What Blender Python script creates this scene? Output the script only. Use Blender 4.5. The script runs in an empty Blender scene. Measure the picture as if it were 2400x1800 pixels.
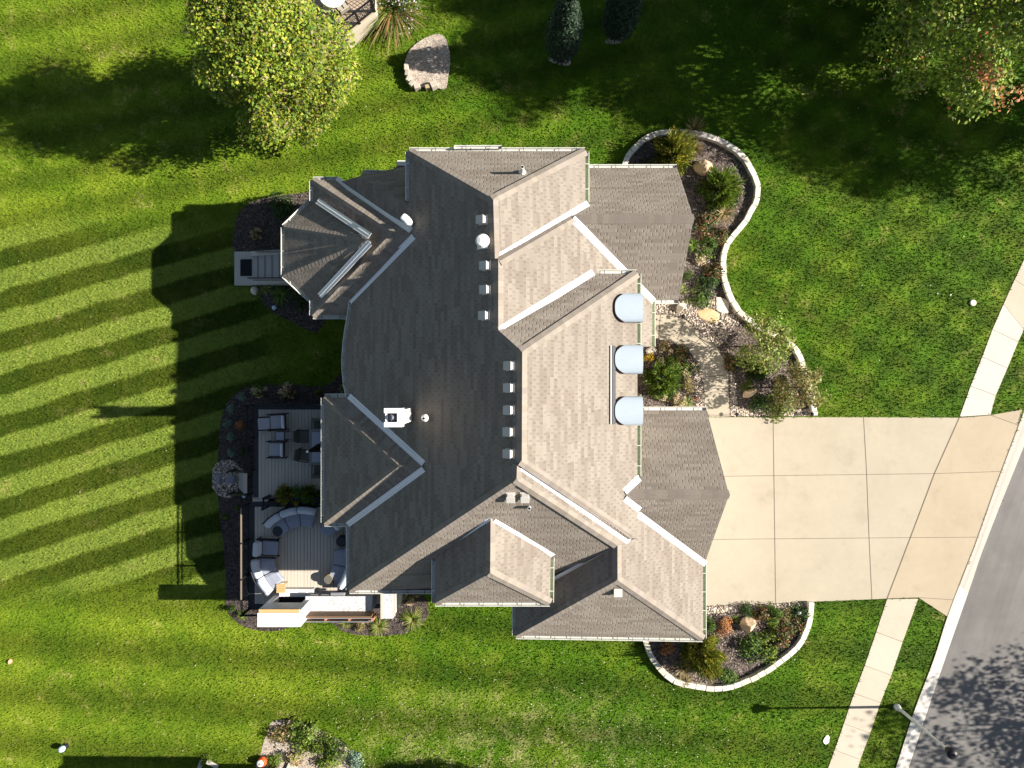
import bpy, bmesh, math, random
import numpy as np
from mathutils import Vector, Matrix

# ------------------------------------------------------------------ camera, sky, sun, exposure
SC = bpy.context.scene
COL = SC.collection
S = 0.0204                 # metres per photo pixel on the ground
HP = 1652.0                # camera height in those pixels
HC = HP * S
cam = bpy.data.objects.new('camera', bpy.data.cameras.new('camera'))
COL.objects.link(cam)
cam.location = (0, 0, HC)
cam.rotation_euler = (0, 0, 0)
cam.data.sensor_width = 36
cam.data.lens = 36 * HP / 2400
cam.data.clip_end = 2000
SC.camera = cam
SUN_EL = math.atan(0.642)
SUN_TILT = math.radians(0.8)      # the sun stands due right of the photo, a touch towards its top
world = bpy.data.worlds.new('World')
SC.world = world
world.use_nodes = True
wn = world.node_tree.nodes
sky = wn.new('ShaderNodeTexSky')
sky.sky_type = 'NISHITA'
sky.sun_disc = False
sky.sun_elevation = SUN_EL
sky.sun_rotation = math.radians(90) - SUN_TILT
sky.air_density = 1.0
sky.dust_density = 0.6
tint = wn.new('ShaderNodeMix'); tint.data_type = 'RGBA'; tint.blend_type = 'MULTIPLY'
tint.inputs[0].default_value = 1.0; tint.inputs[7].default_value = (1.0, .93, .84, 1)
world.node_tree.links.new(sky.outputs[0], tint.inputs[6])
world.node_tree.links.new(tint.outputs[2], wn['Background'].inputs[0])
wn['Background'].inputs[1].default_value = 0.052
sun = bpy.data.objects.new('sun', bpy.data.lights.new('sun', 'SUN'))
COL.objects.link(sun)
sun.data.energy = 5.0
sun.data.angle = math.radians(0.5)
sun.data.color = (1.0, 0.93, 0.82)
sun.location = (40, 0, 40)
sun.rotation_euler = Vector((-math.cos(SUN_EL) * math.cos(SUN_TILT), -math.cos(SUN_EL) * math.sin(SUN_TILT),
                             -math.sin(SUN_EL))).to_track_quat('-Z', 'Y').to_euler()
SC.view_settings.view_transform = 'Standard'
SC.view_settings.look = 'None'
SC.view_settings.gamma = 1
SC.view_settings.exposure = 1.35

rng = random.Random(7)
nr = np.random.default_rng(11)

# ------------------------------------------------------------------ coordinates
def at(px, py, u=0.0):
    """a photo position at a height of u ground pixels -> a point in the place, metres"""
    k = 1 - u / HP
    return Vector(((px - 1200) * k * S, (900 - py) * k * S, u * S))

def atz(px, py, z=0.0):
    return at(px, py, z / S)

def pu(plane, px, py):
    a, bx, by = plane
    t = bx * (px - 1200) + by * (900 - py)
    return (a + t) / (1 + t / HP)

def on(plane, px, py):
    return at(px, py, pu(plane, px, py))

def pz(plane, x, y):
    return (plane[0] + plane[1] * x / S + plane[2] * y / S) * S

def smooth(pts, n=6, closed=False):
    out = []
    m = len(pts)
    rngi = range(m) if closed else range(m - 1)
    for i in rngi:
        if closed:
            p0, p1, p2, p3 = pts[(i - 1) % m], pts[i], pts[(i + 1) % m], pts[(i + 2) % m]
        else:
            p0, p1, p2, p3 = pts[max(i - 1, 0)], pts[i], pts[i + 1], pts[min(i + 2, m - 1)]
        for k in range(n):
            t = k / n
            out.append(tuple(0.5 * ((2 * b) + (c - a) * t + (2 * a - 5 * b + 4 * c - d) * t * t +
                                    (3 * b - a - 3 * c + d) * t ** 3) for a, b, c, d in zip(p0, p1, p2, p3)))
    if not closed:
        out.append(tuple(pts[-1]))
    return out

# ------------------------------------------------------------------ mesh builder
OFF = {}

class MB:
    def __init__(self):
        self.v, self.f, self.mi, self.uv, self.col = [], [], [], [], []
    def face(self, pts, mi=0, uv=None, col=(1, 1, 1)):
        b = len(self.v)
        self.v += [tuple(p) for p in pts]
        self.f.append(list(range(b, b + len(pts))))
        self.mi.append(mi); self.uv.append(uv); self.col.append(col)
    def prism(self, outline, z0, z1, mi=0, col=(1, 1, 1), top=None):
        pts = [Vector((p[0], p[1], 0)) for p in outline]
        area = sum(pts[i].x * pts[(i + 1) % len(pts)].y - pts[(i + 1) % len(pts)].x * pts[i].y for i in range(len(pts)))
        tz = list(top) if top else [z1] * len(pts)
        if area < 0:
            pts.reverse(); tz.reverse()
        n = len(pts)
        lo = [(p.x, p.y, z0) for p in pts]
        hi = [(p.x, p.y, tz[i]) for i, p in enumerate(pts)]
        self.face(hi, mi, None, col)
        self.face(lo[::-1], mi, None, col)
        for i in range(n):
            j = (i + 1) % n
            self.face([lo[i], lo[j], hi[j], hi[i]], mi, None, col)
    def box(self, c, s, rz=0, mi=0, col=(1, 1, 1), M=None):
        hx, hy, hz = s[0] / 2, s[1] / 2, s[2] / 2
        R = M if M is not None else Matrix.Rotation(rz, 3, 'Z')
        c = Vector(c)
        P = [c + R @ Vector((x, y, z)) for x in (-hx, hx) for y in (-hy, hy) for z in (-hz, hz)]
        for q in ((0, 1, 3, 2), (4, 6, 7, 5), (0, 4, 5, 1), (2, 3, 7, 6), (0, 2, 6, 4), (1, 5, 7, 3)):
            self.face([P[i] for i in q], mi, None, col)
    def rbox(self, c, s, rz=0, bev=.03, mi=0, seg=2, col=(1, 1, 1), M=None):
        bm = bmesh.new()
        bmesh.ops.create_cube(bm, size=1)
        bmesh.ops.scale(bm, vec=s, verts=bm.verts)
        bmesh.ops.bevel(bm, geom=bm.edges[:], offset=min(bev, min(s) * .45), segments=seg, profile=.5, affect='EDGES')
        R = M if M is not None else Matrix.Rotation(rz, 3, 'Z')
        c = Vector(c)
        for f in bm.faces:
            self.face([c + R @ v.co for v in f.verts], mi, None, col)
        bm.free()
    def tube(self, p, q, r, r2=None, n=8, mi=0, col=(1, 1, 1), caps=True):
        p, q = Vector(p), Vector(q)
        r2 = r if r2 is None else r2
        d = (q - p).normalized()
        a = d.orthogonal().normalized()
        b = d.cross(a)
        A = [p + (a * math.cos(t) + b * math.sin(t)) * r for t in [2 * math.pi * k / n for k in range(n)]]
        B = [q + (a * math.cos(t) + b * math.sin(t)) * r2 for t in [2 * math.pi * k / n for k in range(n)]]
        for i in range(n):
            j = (i + 1) % n
            self.face([A[i], A[j], B[j], B[i]], mi, None, col)
        if caps:
            self.face(A[::-1], mi, None, col); self.face(B, mi, None, col)
    def lathe(self, c, prof, n=16, mi=0, col=(1, 1, 1)):
        c = Vector(c)
        R = [[c + Vector((r * math.cos(2 * math.pi * k / n), r * math.sin(2 * math.pi * k / n), z)) for k in range(n)] for r, z in prof]
        for a, b in zip(R, R[1:]):
            for i in range(n):
                j = (i + 1) % n
                self.face([a[i], a[j], b[j], b[i]], mi, None, col)
        self.face(R[-1], mi, None, col); self.face(R[0][::-1], mi, None, col)
    def build(self, name, mats, parent=None, smooth_shade=False, weld=False, bevel=0):
        off = Vector(OFF.get(parent.name, (0, 0, 0))) if parent else Vector((0, 0, 0))
        me = bpy.data.meshes.new(name)
        me.from_pydata([tuple(Vector(v) - off) for v in self.v], [], self.f)
        mats = mats if isinstance(mats, (list, tuple)) else [mats]
        for m in mats:
            me.materials.append(m)
        me.polygons.foreach_set('material_index', self.mi)
        if any(u is not None for u in self.uv):
            lay = me.uv_layers.new(name='UVMap')
            for p, u in zip(me.polygons, self.uv):
                if u:
                    for li, w in zip(p.loop_indices, u):
                        lay.data[li].uv = w
        if True:
            ca = me.color_attributes.new('Col', 'FLOAT_COLOR', 'CORNER')
            arr = []
            for p, c in zip(me.polygons, self.col):
                arr += [c[0], c[1], c[2], 1.0] * p.loop_total
            ca.data.foreach_set('color', arr)
        if weld or smooth_shade or bevel:
            bm = bmesh.new(); bm.from_mesh(me)
            bmesh.ops.remove_doubles(bm, verts=bm.verts, dist=1e-5)
            bm.to_mesh(me); bm.free()
        if smooth_shade:
            me.polygons.foreach_set('use_smooth', [True] * len(me.polygons))
        me.update()
        o = bpy.data.objects.new(name, me)
        COL.objects.link(o)
        if parent:
            o.parent = parent
            OFF[o.name] = tuple(off)
        if bevel:
            md = o.modifiers.new('bevel', 'BEVEL'); md.width = bevel; md.segments = 2; md.limit_method = 'ANGLE'
        return o

def tag(o, label=None, cat=None, group=None, kind=None):
    if label: o['label'] = label
    if cat: o['category'] = cat
    if group: o['group'] = group
    if kind: o['kind'] = kind
    return o

def thing(name, label, cat, loc, group=None):
    o = bpy.data.objects.new(name, None)
    COL.objects.link(o)
    o.location = loc
    o.empty_display_size = .3
    OFF[o.name] = tuple(loc)
    return tag(o, label, cat, group)

def copy_tree(o, loc=None, rz=None, label=None, parent=None):
    c = o.copy(); COL.objects.link(c)
    c.parent = parent
    if loc is not None: c.location = loc
    if rz is not None: c.rotation_euler = (0, 0, rz)
    if label: c['label'] = label
    for ch in list(o.children):
        copy_tree(ch, parent=c)
    return c

# ------------------------------------------------------------------ materials
class NT:
    def __init__(self, name):
        self.m = bpy.data.materials.new(name); self.m.use_nodes = True
        self.t = self.m.node_tree; self.b = self.t.nodes['Principled BSDF']
        self.b.inputs['Specular IOR Level'].default_value = .3
    def n(self, typ, **kw):
        nd = self.t.nodes.new(typ)
        for k, v in kw.items(): setattr(nd, k, v)
        return nd
    def link(self, a, b): self.t.links.new(a, b)
    def val(self, s, x):
        if isinstance(x, (int, float)): s.default_value = x
        elif isinstance(x, (tuple, list)): s.default_value = tuple(x) + ((1,) if len(x) == 3 and len(s.default_value) == 4 else ())
        else: self.link(x, s)
    def math(self, op, a, b=0.0, c=None):
        nd = self.n('ShaderNodeMath', operation=op)
        self.val(nd.inputs[0], a); self.val(nd.inputs[1], b)
        if c is not None: self.val(nd.inputs[2], c)
        return nd.outputs[0]
    def mix(self, f, a, b, mode='MIX'):
        nd = self.n('ShaderNodeMix', data_type='RGBA', blend_type=mode)
        self.val(nd.inputs[0], f); self.val(nd.inputs[6], a); self.val(nd.inputs[7], b)
        return nd.outputs[2]
    def noise(self, scale, vec=None, detail=4, rough=.6, out=0):
        nd = self.n('ShaderNodeTexNoise')
        nd.inputs['Scale'].default_value = scale; nd.inputs['Detail'].default_value = detail; nd.inputs['Roughness'].default_value = rough
        self.link(vec if vec is not None else self.pos(), nd.inputs['Vector'])
        return nd.outputs[out]
    def pos(self):
        if not hasattr(self, '_p'): self._p = self.n('ShaderNodeNewGeometry').outputs['Position']
        return self._p
    def ramp(self, x, a, b):
        nd = self.n('ShaderNodeMapRange', interpolation_type='SMOOTHSTEP')
        self.val(nd.inputs[0], x); nd.inputs[1].default_value = a; nd.inputs[2].default_value = b
        return nd.outputs[0]
    def bump(self, h, strength=.5, dist=.02):
        nd = self.n('ShaderNodeBump'); nd.inputs['Strength'].default_value = strength; nd.inputs['Distance'].default_value = dist
        self.link(h, nd.inputs['Height']); self.link(nd.outputs[0], self.b.inputs['Normal'])
    def base(self, c): self.val(self.b.inputs['Base Color'], c)
    def rough(self, r): self.val(self.b.inputs['Roughness'], r)

def plain(name, c, rough=.7, metal=0, var=.12, scale=6, bump=0, bscale=40, col=False, fine=0, fscale=90):
    t = NT(name)
    n1 = t.noise(scale)
    k = t.math('MULTIPLY_ADD', n1, 2 * var, 1 - var)
    if fine:
        k = t.math('MULTIPLY', k, t.math('MULTIPLY_ADD', t.noise(fscale, detail=2), 2 * fine, 1 - fine))
    base = t.mix(1.0, c, k, 'MULTIPLY')
    if col:
        at_ = t.n('ShaderNodeAttribute', attribute_name='Col')
        base = t.mix(1.0, base, at_.outputs['Color'], 'MULTIPLY')
    t.base(base); t.rough(rough); t.b.inputs['Metallic'].default_value = metal
    if bump: t.bump(t.noise(bscale), bump, .02)
    return t.m

def shingle_material():
    t = NT('asphalt_shingle')
    uv = t.n('ShaderNodeUVMap', uv_map='UVMap').outputs[0]
    sp = t.n('ShaderNodeSeparateXYZ'); t.link(uv, sp.inputs[0])
    u, v = sp.outputs[0], sp.outputs[1]
    R = .15
    vr = t.math('DIVIDE', v, R)
    row = t.math('FLOOR', vr); fv = t.math('FRACT', vr)
    wn1 = t.n('ShaderNodeTexWhiteNoise', noise_dimensions='1D'); t.link(row, wn1.inputs['W'])
    par = t.math('MULTIPLY', t.math('FRACT', t.math('MULTIPLY', row, .5)), 1.0)
    uu = t.math('ADD', t.math('DIVIDE', u, .24), t.math('ADD', par, t.math('MULTIPLY', wn1.outputs[0], .18)))
    cell = t.math('FLOOR', uu); fu = t.math('FRACT', uu)
    cb = t.n('ShaderNodeCombineXYZ'); t.link(cell, cb.inputs[0]); t.link(row, cb.inputs[1])
    w2 = t.n('ShaderNodeTexWhiteNoise', noise_dimensions='3D'); t.link(cb.outputs[0], w2.inputs['Vector'])
    rnd = w2.outputs['Value']
    # wider blend of four tabs
    cb2 = t.n('ShaderNodeCombineXYZ'); t.link(t.math('FLOOR', t.math('DIVIDE', t.math('ADD', uu, t.math('MULTIPLY', wn1.outputs[0], 3.0)), 2.6)), cb2.inputs[0]); t.link(row, cb2.inputs[1])
    w3 = t.n('ShaderNodeTexWhiteNoise', noise_dimensions='3D'); t.link(cb2.outputs[0], w3.inputs['Vector'])
    ns = t.noise(.55, detail=3)
    tone = t.math('ADD', t.math('MULTIPLY', rnd, .12), t.math('ADD', t.math('MULTIPLY', w3.outputs['Value'], .5), t.math('MULTIPLY', ns, .5)))
    hue = t.mix(w3.outputs['Value'], (.195, .164, .138), (.210, .184, .158))
    k = t.math('MULTIPLY_ADD', tone, .42, .74)
    base = t.mix(1.0, hue, k, 'MULTIPLY')
    gran = t.math('MULTIPLY_ADD', t.noise(55, detail=2), .3, .85)
    base = t.mix(1.0, base, gran, 'MULTIPLY')
    slot = t.ramp(t.math('ABSOLUTE', t.math('SUBTRACT', fu, .5)), .13, .05)
    slot = t.math('MULTIPLY', slot, t.math('LESS_THAN', fv, .72))
    slot = t.math('MULTIPLY', slot, t.math('GREATER_THAN', rnd, .25))
    base = t.mix(t.math('MULTIPLY', slot, .16), base, (.07, .06, .052))
    t.base(base); t.rough(.92)
    thick = t.math('GREATER_THAN', rnd, .5)
    h = t.math('ADD', t.math('MULTIPLY', t.math('SUBTRACT', 1.0, fv), .35), t.math('SUBTRACT', t.math('MULTIPLY', thick, .3), t.math('MULTIPLY', slot, 1.2)))
    t.bump(h, 1.0, .013)
    return t.m

def grass_material():
    t = NT('lawn_grass')
    sp = t.n('ShaderNodeSeparateXYZ'); t.link(t.pos(), sp.inputs[0])
    X, Y = sp.outputs[0], sp.outputs[1]
    px = t.math('MULTIPLY_ADD', X, 1 / S, 1200.0)
    py = t.math('MULTIPLY_ADD', Y, -1 / S, 900.0)
    warp = t.math('MULTIPLY_ADD', t.noise(.35, detail=3), 24.0, -12.0)
    ragged = t.math('MULTIPLY_ADD', t.noise(5, detail=3), 14.0, -7.0)
    # mower passes on the left lawn fan out a little
    sl = t.math('MULTIPLY_ADD', py, .00006, .255)
    tt = t.math('ADD', py, t.math('ADD', t.math('MULTIPLY', px, sl), t.math('ADD', warp, ragged)))
    ph = t.math('MULTIPLY', t.math('SUBTRACT', tt, 588.0), 6.2832 / 97.0)
    wave = t.ramp(t.math('SINE', ph), -.35, .35)
    ml = t.math('MULTIPLY', t.ramp(px, 720.0, 560.0), t.math('MULTIPLY', t.ramp(py, 470.0, 600.0), t.ramp(py, 1430.0, 1330.0)))
    # fainter criss-cross on the right lawn
    w2 = t.math('SINE', t.math('MULTIPLY', t.math('ADD', t.math('MULTIPLY', px, -.52), t.math('ADD', py, warp)), 6.2832 / 110.0))
    w3 = t.math('SINE', t.math('MULTIPLY', t.math('ADD', t.math('MULTIPLY', px, .9), t.math('ADD', py, ragged)), 6.2832 / 95.0))
    mr = t.math('MULTIPLY', t.ramp(px, 1650.0, 1850.0), t.ramp(py, 1000.0, 900.0))
    w4 = t.math('SINE', t.math('MULTIPLY', t.math('ADD', t.math('MULTIPLY', px, -.07), t.math('ADD', py, warp)), 6.2832 / 118.0))
    mb = t.ramp(py, 1330.0, 1450.0)
    w5 = t.math('SINE', t.math('MULTIPLY', t.math('ADD', t.math('MULTIPLY', px, .21), t.math('ADD', py, warp)), 6.2832 / 92.0))
    mt = t.math('MULTIPLY', t.ramp(py, 560.0, 450.0), t.ramp(px, 1700.0, 1400.0))
    n1 = t.noise(.22, detail=3); n2 = t.noise(1.1, detail=4); n3 = t.noise(9, detail=4); n4 = t.noise(34, detail=2)
    lush, light, straw = (.042, .092, .003), (.116, .160, .010), (.30, .25, .095)
    f = t.math('ADD', t.math('MULTIPLY', n1, .9), t.math('MULTIPLY', n2, .7))
    left = t.ramp(px, 1500.0, 300.0)
    f = t.math('ADD', t.math('MULTIPLY', t.ramp(f, .55, 1.05), .8), t.math('MULTIPLY_ADD', left, .52, -.28))
    f = t.math('MINIMUM', t.math('MAXIMUM', f, 0.0), 1.0)
    c = t.mix(f, lush, light)
    k = t.math('MULTIPLY_ADD', n3, .95, .55)
    k = t.math('MULTIPLY', k, t.math('MULTIPLY_ADD', n4, 1.3, .38))
    st = t.math('SUBTRACT', 1.0, t.math('MULTIPLY', t.math('MULTIPLY', wave, ml), .58))
    lightstripe = t.math('MULTIPLY', t.math('SUBTRACT', 1.0, wave), ml)
    c = t.mix(t.math('MULTIPLY', lightstripe, .5), c, (.155, .20, .038))
    st = t.math('MULTIPLY', st, t.math('MULTIPLY_ADD', t.math('MULTIPLY', w2, mr), .20, 1.0))
    st = t.math('MULTIPLY', st, t.math('MULTIPLY_ADD', t.math('MULTIPLY', w3, mr), .15, 1.0))
    st = t.math('MULTIPLY', st, t.math('MULTIPLY_ADD', t.math('MULTIPLY', w4, mb), .26, 1.0))
    st = t.math('MULTIPLY', st, t.math('MULTIPLY_ADD', t.math('MULTIPLY', w5, mt), .24, 1.0))
    dry = t.math('MULTIPLY', t.ramp(n2, .53, .72), t.math('MULTIPLY', t.ramp(t.noise(7, detail=3), .42, .62), t.ramp(t.noise(.12, detail=2), .40, .60)))
    c = t.mix(t.math('MULTIPLY', dry, .75), c, straw)
    worn = t.math('MULTIPLY', t.ramp(py, 1560.0, 1740.0), t.math('MULTIPLY', t.ramp(px, 760.0, 1000.0), t.ramp(px, 1640.0, 1300.0)))
    c = t.mix(t.math('MULTIPLY', worn, t.math('MULTIPLY', t.ramp(n2, .42, .68), .55)), c, (.20, .20, .08))
    kk = t.math('MULTIPLY', k, st)
    c = t.mix(1.0, c, kk, 'MULTIPLY')
    at_ = t.n('ShaderNodeAttribute', attribute_name='Col')
    t.base(c); t.rough(.8)
    t.b.inputs['Specular IOR Level'].default_value = .12
    t.bump(t.math('ADD', t.noise(26, detail=3), t.math('MULTIPLY', n3, .6)), .35, .04)
    return t.m

def foliage_material(name='foliage', trans=.32, rough=.6):
    t = NT(name)
    at_ = t.n('ShaderNodeAttribute', attribute_name='Col')
    t.base(at_.outputs['Color']); t.rough(rough)
    t.b.inputs['Specular IOR Level'].default_value = .35
    tr = t.n('ShaderNodeBsdfTranslucent'); t.link(at_.outputs['Color'], tr.inputs[0])
    mx = t.n('ShaderNodeMixShader'); mx.inputs[0].default_value = trans
    t.link(t.b.outputs[0], mx.inputs[1]); t.link(tr.outputs[0], mx.inputs[2])
    t.link(mx.outputs[0], t.t.nodes['Material Output'].inputs[0])
    return t.m

def mulch_material(name='bark_mulch', a=(.045, .034, .029), b=(.25, .20, .175)):
    t = NT(name)
    vo = t.n('ShaderNodeTexVoronoi'); vo.inputs['Scale'].default_value = 16
    st = t.n('ShaderNodeVectorMath', operation='MULTIPLY'); t.link(t.pos(), st.inputs[0]); st.inputs[1].default_value = (1, 1.7, 1)
    t.link(st.outputs[0], vo.inputs['Vector'])
    sp = t.n('ShaderNodeSeparateXYZ'); t.link(vo.outputs['Color'], sp.inputs[0])
    f = t.math('MULTIPLY', sp.outputs[0], t.math('MULTIPLY_ADD', t.noise(1.3), 1.2, .2))
    t.base(t.mix(f, a, b)); t.rough(.95)
    t.bump(t.math('ADD', sp.outputs[1], t.noise(30)), .9, .04)
    return t.m

def concrete_material(name, c, col=True):
    t = NT(name)
    n1 = t.noise(.5, detail=5); n2 = t.noise(3.2, detail=5); n3 = t.noise(70, detail=2)
    k = t.math('ADD', t.math('MULTIPLY', n1, .22), t.math('ADD', t.math('MULTIPLY', n2, .12), t.math('MULTIPLY_ADD', n3, .10, .78)))
    base = t.mix(1.0, c, k, 'MULTIPLY')
    stain = t.math('MULTIPLY', t.ramp(t.noise(.7, detail=7, rough=.75), .50, .74), .34)
    base = t.mix(stain, base, (c[0] * .62, c[1] * .6, c[2] * .56))
    if col:
        at_ = t.n('ShaderNodeAttribute', attribute_name='Col'); base = t.mix(1.0, base, at_.outputs['Color'], 'MULTIPLY')
    t.base(base); t.rough(.85)
    t.bump(n3, .15, .01)
    return t.m

def asphalt_material():
    t = NT('asphalt_road')
    n3 = t.noise(60, detail=3); n1 = t.noise(.8, detail=5)
    k = t.math('ADD', t.math('MULTIPLY', n3, .55), t.math('MULTIPLY_ADD', n1, .55, .42))
    sp = t.n('ShaderNodeSeparateXYZ'); t.link(t.pos(), sp.inputs[0])
    across = t.math('ADD', t.math('MULTIPLY', sp.outputs[0], .946), t.math('MULTIPLY', sp.outputs[1], -.324))
    along = t.math('ADD', t.math('MULTIPLY', sp.outputs[0], .324), t.math('MULTIPLY', sp.outputs[1], .946))
    cb = t.n('ShaderNodeCombineXYZ'); t.link(t.math('MULTIPLY', across, 1.5), cb.inputs[0]); t.link(t.math('MULTIPLY', along, .1), cb.inputs[1])
    k = t.math('MULTIPLY', k, t.math('MULTIPLY_ADD', t.noise(1.0, cb.outputs[0], detail=5), .7, .62))
    t.base(t.mix(1.0, (.160, .152, .147), k, 'MULTIPLY')); t.rough(.9)
    t.bump(n3, .4, .02)
    return t.m

def boards_material(name, c1, c2, axis=0, width=.14):
    t = NT(name)
    sp = t.n('ShaderNodeSeparateXYZ'); t.link(t.pos(), sp.inputs[0])
    cell = t.math('FLOOR', t.math('DIVIDE', sp.outputs[axis], width))
    w = t.n('ShaderNodeTexWhiteNoise', noise_dimensions='1D'); t.link(cell, w.inputs['W'])
    st = t.n('ShaderNodeVectorMath', operation='MULTIPLY'); t.link(t.pos(), st.inputs[0])
    st.inputs[1].default_value = (22, 1.5, 22) if axis == 0 else (1.5, 22, 22)
    g = t.noise(1.0, st.outputs[0], detail=3)
    f = t.math('ADD', t.math('MULTIPLY', w.outputs[0], .6), t.math('MULTIPLY', g, .5))
    t.base(t.mix(f, c1, c2)); t.rough(.65)
    return t.m

def siding_material():
    t = NT('lap_siding')
    sp = t.n('ShaderNodeSeparateXYZ'); t.link(t.pos(), sp.inputs[0])
    fz = t.math('FRACT', t.math('DIVIDE', sp.outputs[2], .16))
    t.base(t.mix(1.0, (.42, .38, .32), t.math('MULTIPLY_ADD', t.noise(3), .2, .9), 'MULTIPLY')); t.rough(.7)
    t.bump(fz, .6, .02)
    return t.m

def marble_material():
    t = NT('white_veined_stone')
    wv = t.noise(5, detail=6, rough=.75)
    d = t.math('ABSOLUTE', t.math('SUBTRACT', wv, .5))
    v = t.ramp(d, .035, .0)
    wv2 = t.noise(13, detail=4)
    v = t.math('MULTIPLY', v, t.ramp(wv2, .4, .6))
    t.base(t.mix(v, (.52, .52, .53), (.13, .13, .15))); t.rough(.45)
    t.bump(wv, .25, .02)
    return t.m

M = {}
M['shingle'] = shingle_material()
M['grass'] = grass_material()
M['leaf'] = foliage_material()
M['blade'] = foliage_material('grass_blade', .3, .5)
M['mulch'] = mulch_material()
M['mulch_shaded'] = mulch_material('shade_toned_bark_mulch', (.024, .019, .017), (.14, .11, .098))  # same mulch with the shade over the rear beds put into its colour
M['straw_mulch'] = mulch_material('weathered_mulch', (.24, .20, .165), (.62, .53, .45))
M['soil'] = mulch_material('gravel_bed', (.12, .10, .085), (.34, .30, .26))
M['concrete'] = concrete_material('concrete', (.36, .315, .245))
M['walk'] = concrete_material('walk_concrete', (.46, .43, .385))
M['curb'] = concrete_material('curb_concrete', (.50, .475, .44))
M['asphalt'] = asphalt_material()
M['ridge'] = plain('ridge_cap_shingle', (.225, .197, .172), .92, var=.12, scale=9, bump=.3, bscale=60, col=True)
M['flash'] = plain('flashing_metal', (.66, .66, .70), .38, .25, var=.06)
M['gutter'] = plain('gutter_enamel', (.62, .62, .56), .4, var=.1, scale=3)
M['gutter_in'] = plain('gutter_trough', (.36, .40, .27), .5, var=.25, scale=4)
M['gutter_pale'] = plain('gutter_trough_white', (.50, .50, .46), .5, var=.12, scale=4)
M['siding'] = siding_material()
M['white'] = plain('white_paint', (.75, .75, .73), .5, var=.05)
M['capstone'] = plain('white_capstone', (.80, .79, .77), .7, var=.06, scale=3, fine=.05)
M['marble'] = marble_material()
M['chimney'] = plain('chimney_render', (.66, .64, .60), .8, var=.08, scale=5, bump=.2)
M['darkgap'] = plain('dark_gap', (.03, .028, .025), .9)
M['joint'] = plain('joint_filler', (.12, .10, .075), .9)
M['black'] = plain('black_metal', (.018, .018, .022), .4, .3)
M['border'] = plain('charcoal_deck_board', (.035, .037, .044), .6, var=.15)
M['deck'] = boards_material('grey_deck_board', (.42, .375, .315), (.50, .45, .385))
M['teak'] = boards_material('teak_board', (.13, .07, .035), (.24, .14, .07), axis=1, width=.12)
M['cedar'] = plain('cedar_framing', (.32, .15, .08), .6, var=.15)
M['oak'] = plain('oak_mantel', (.50, .33, .15), .6, var=.15, scale=12)
M['cushion'] = plain('blue_grey_cushion', (.25, .27, .33), .9, var=.1, scale=7, bump=.15, bscale=18)
M['pillow'] = plain('pale_pillow_cushion', (.46, .49, .54), .9, var=.08, scale=7, bump=.2, bscale=12)
M['seatgrey'] = plain('grey_chair_cushion', (.33, .33, .36), .9, var=.08)
M['wicker'] = plain('brown_grey_wicker', (.10, .10, .085), .8, var=.2, scale=30)
M['stump'] = plain('wood_stump', (.32, .20, .09), .8, var=.3, scale=14)
M['drum'] = plain('charcoal_drum', (.03, .034, .04), .6)
M['glass'] = plain('frosted_table_top', (.30, .30, .37), .18, var=.04)
M['tabletop'] = plain('table_frame', (.16, .16, .15), .5, var=.1)
M['fabric_black'] = plain('black_canopy', (.006, .006, .007), .9)
M['awning'] = plain('pale_standing_metal', (.38, .44, .50), .4, .15, var=.06, scale=3)
M['copper'] = plain('brown_trim', (.34, .14, .10), .6, var=.2)
M['blockstone'] = plain('white_garden_block', (.70, .66, .59), .85, var=.12, scale=4, bump=.3, bscale=25, col=True)
M['greyblock'] = plain('grey_garden_block', (.36, .33, .28), .85, var=.15, scale=4, bump=.3, bscale=25, col=True)
M['boulder'] = plain('tan_boulder', (.50, .37, .24), .85, var=.3, scale=3, bump=.5, bscale=8, fine=.15, fscale=25)
M['pale_rock'] = plain('pale_boulder', (.62, .55, .46), .85, var=.2, scale=3, bump=.5, bscale=8, fine=.15, fscale=25)
M['flag_tan'] = plain('tan_flagstone', (.48, .36, .20), .85, var=.2, scale=3, bump=.4, bscale=8)
M['slate'] = plain('grey_flagstone', (.22, .22, .25), .8, var=.15, scale=4, bump=.3)
M['pebble'] = plain('river_pebble', (.52, .46, .40), .75, var=.1, col=True)
M['bark'] = plain('tree_bark', (.11, .085, .065), .95, var=.25, scale=14, bump=.6, bscale=25)
M['galv'] = plain('galvanised_steel', (.45, .46, .48), .35, .6, var=.08)
M['pole'] = plain('pale_pole', (.62, .63, .65), .45, .1)
M['vent'] = plain('vent_metal', (.50, .48, .45), .55, .1, var=.05)
M['mat'] = plain('black_door_mat', (.012, .014, .02), .95, var=.2, scale=30)
M['yellow'] = plain('yellow_petals', (.75, .5, .02), .7)
M['red'] = plain('orange_red_plastic', (.72, .10, .03), .45)
M['blue'] = plain('pale_blue_plastic', (.42, .58, .66), .5)
M['beige'] = boards_material('beige_skirt_board', (.40, .35, .28), (.46, .41, .33), axis=2, width=.5)
M['nbdeck'] = boards_material('tan_deck_board', (.33, .25, .18), (.42, .34, .26), axis=1, width=.14)
M['salmon'] = plain('salmon_plastic', (.62, .30, .18), .6)
M['orange_leaf'] = plain('seat_taupe', (.34, .31, .25), .7)

# ------------------------------------------------------------------ ground: lawn, beds, paving, road
def slab(name, pts, z0, z1, m, kind='structure', col=(1, 1, 1), sm=0):
    P = [tuple(atz(x, y, z1)[:2]) for x, y in (smooth(pts, sm, True) if sm else pts)]
    b = MB(); b.prism(P, z0, z1, 0, col)
    o = b.build(name, m)
    o['kind'] = kind
    return o, P

b = MB(); b.face([(-260, -260, 0), (260, -260, 0), (260, 260, 0), (-260, 260, 0)])
lawn = b.build('lawn', M['grass']); lawn['kind'] = 'structure'
EXC = []

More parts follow.
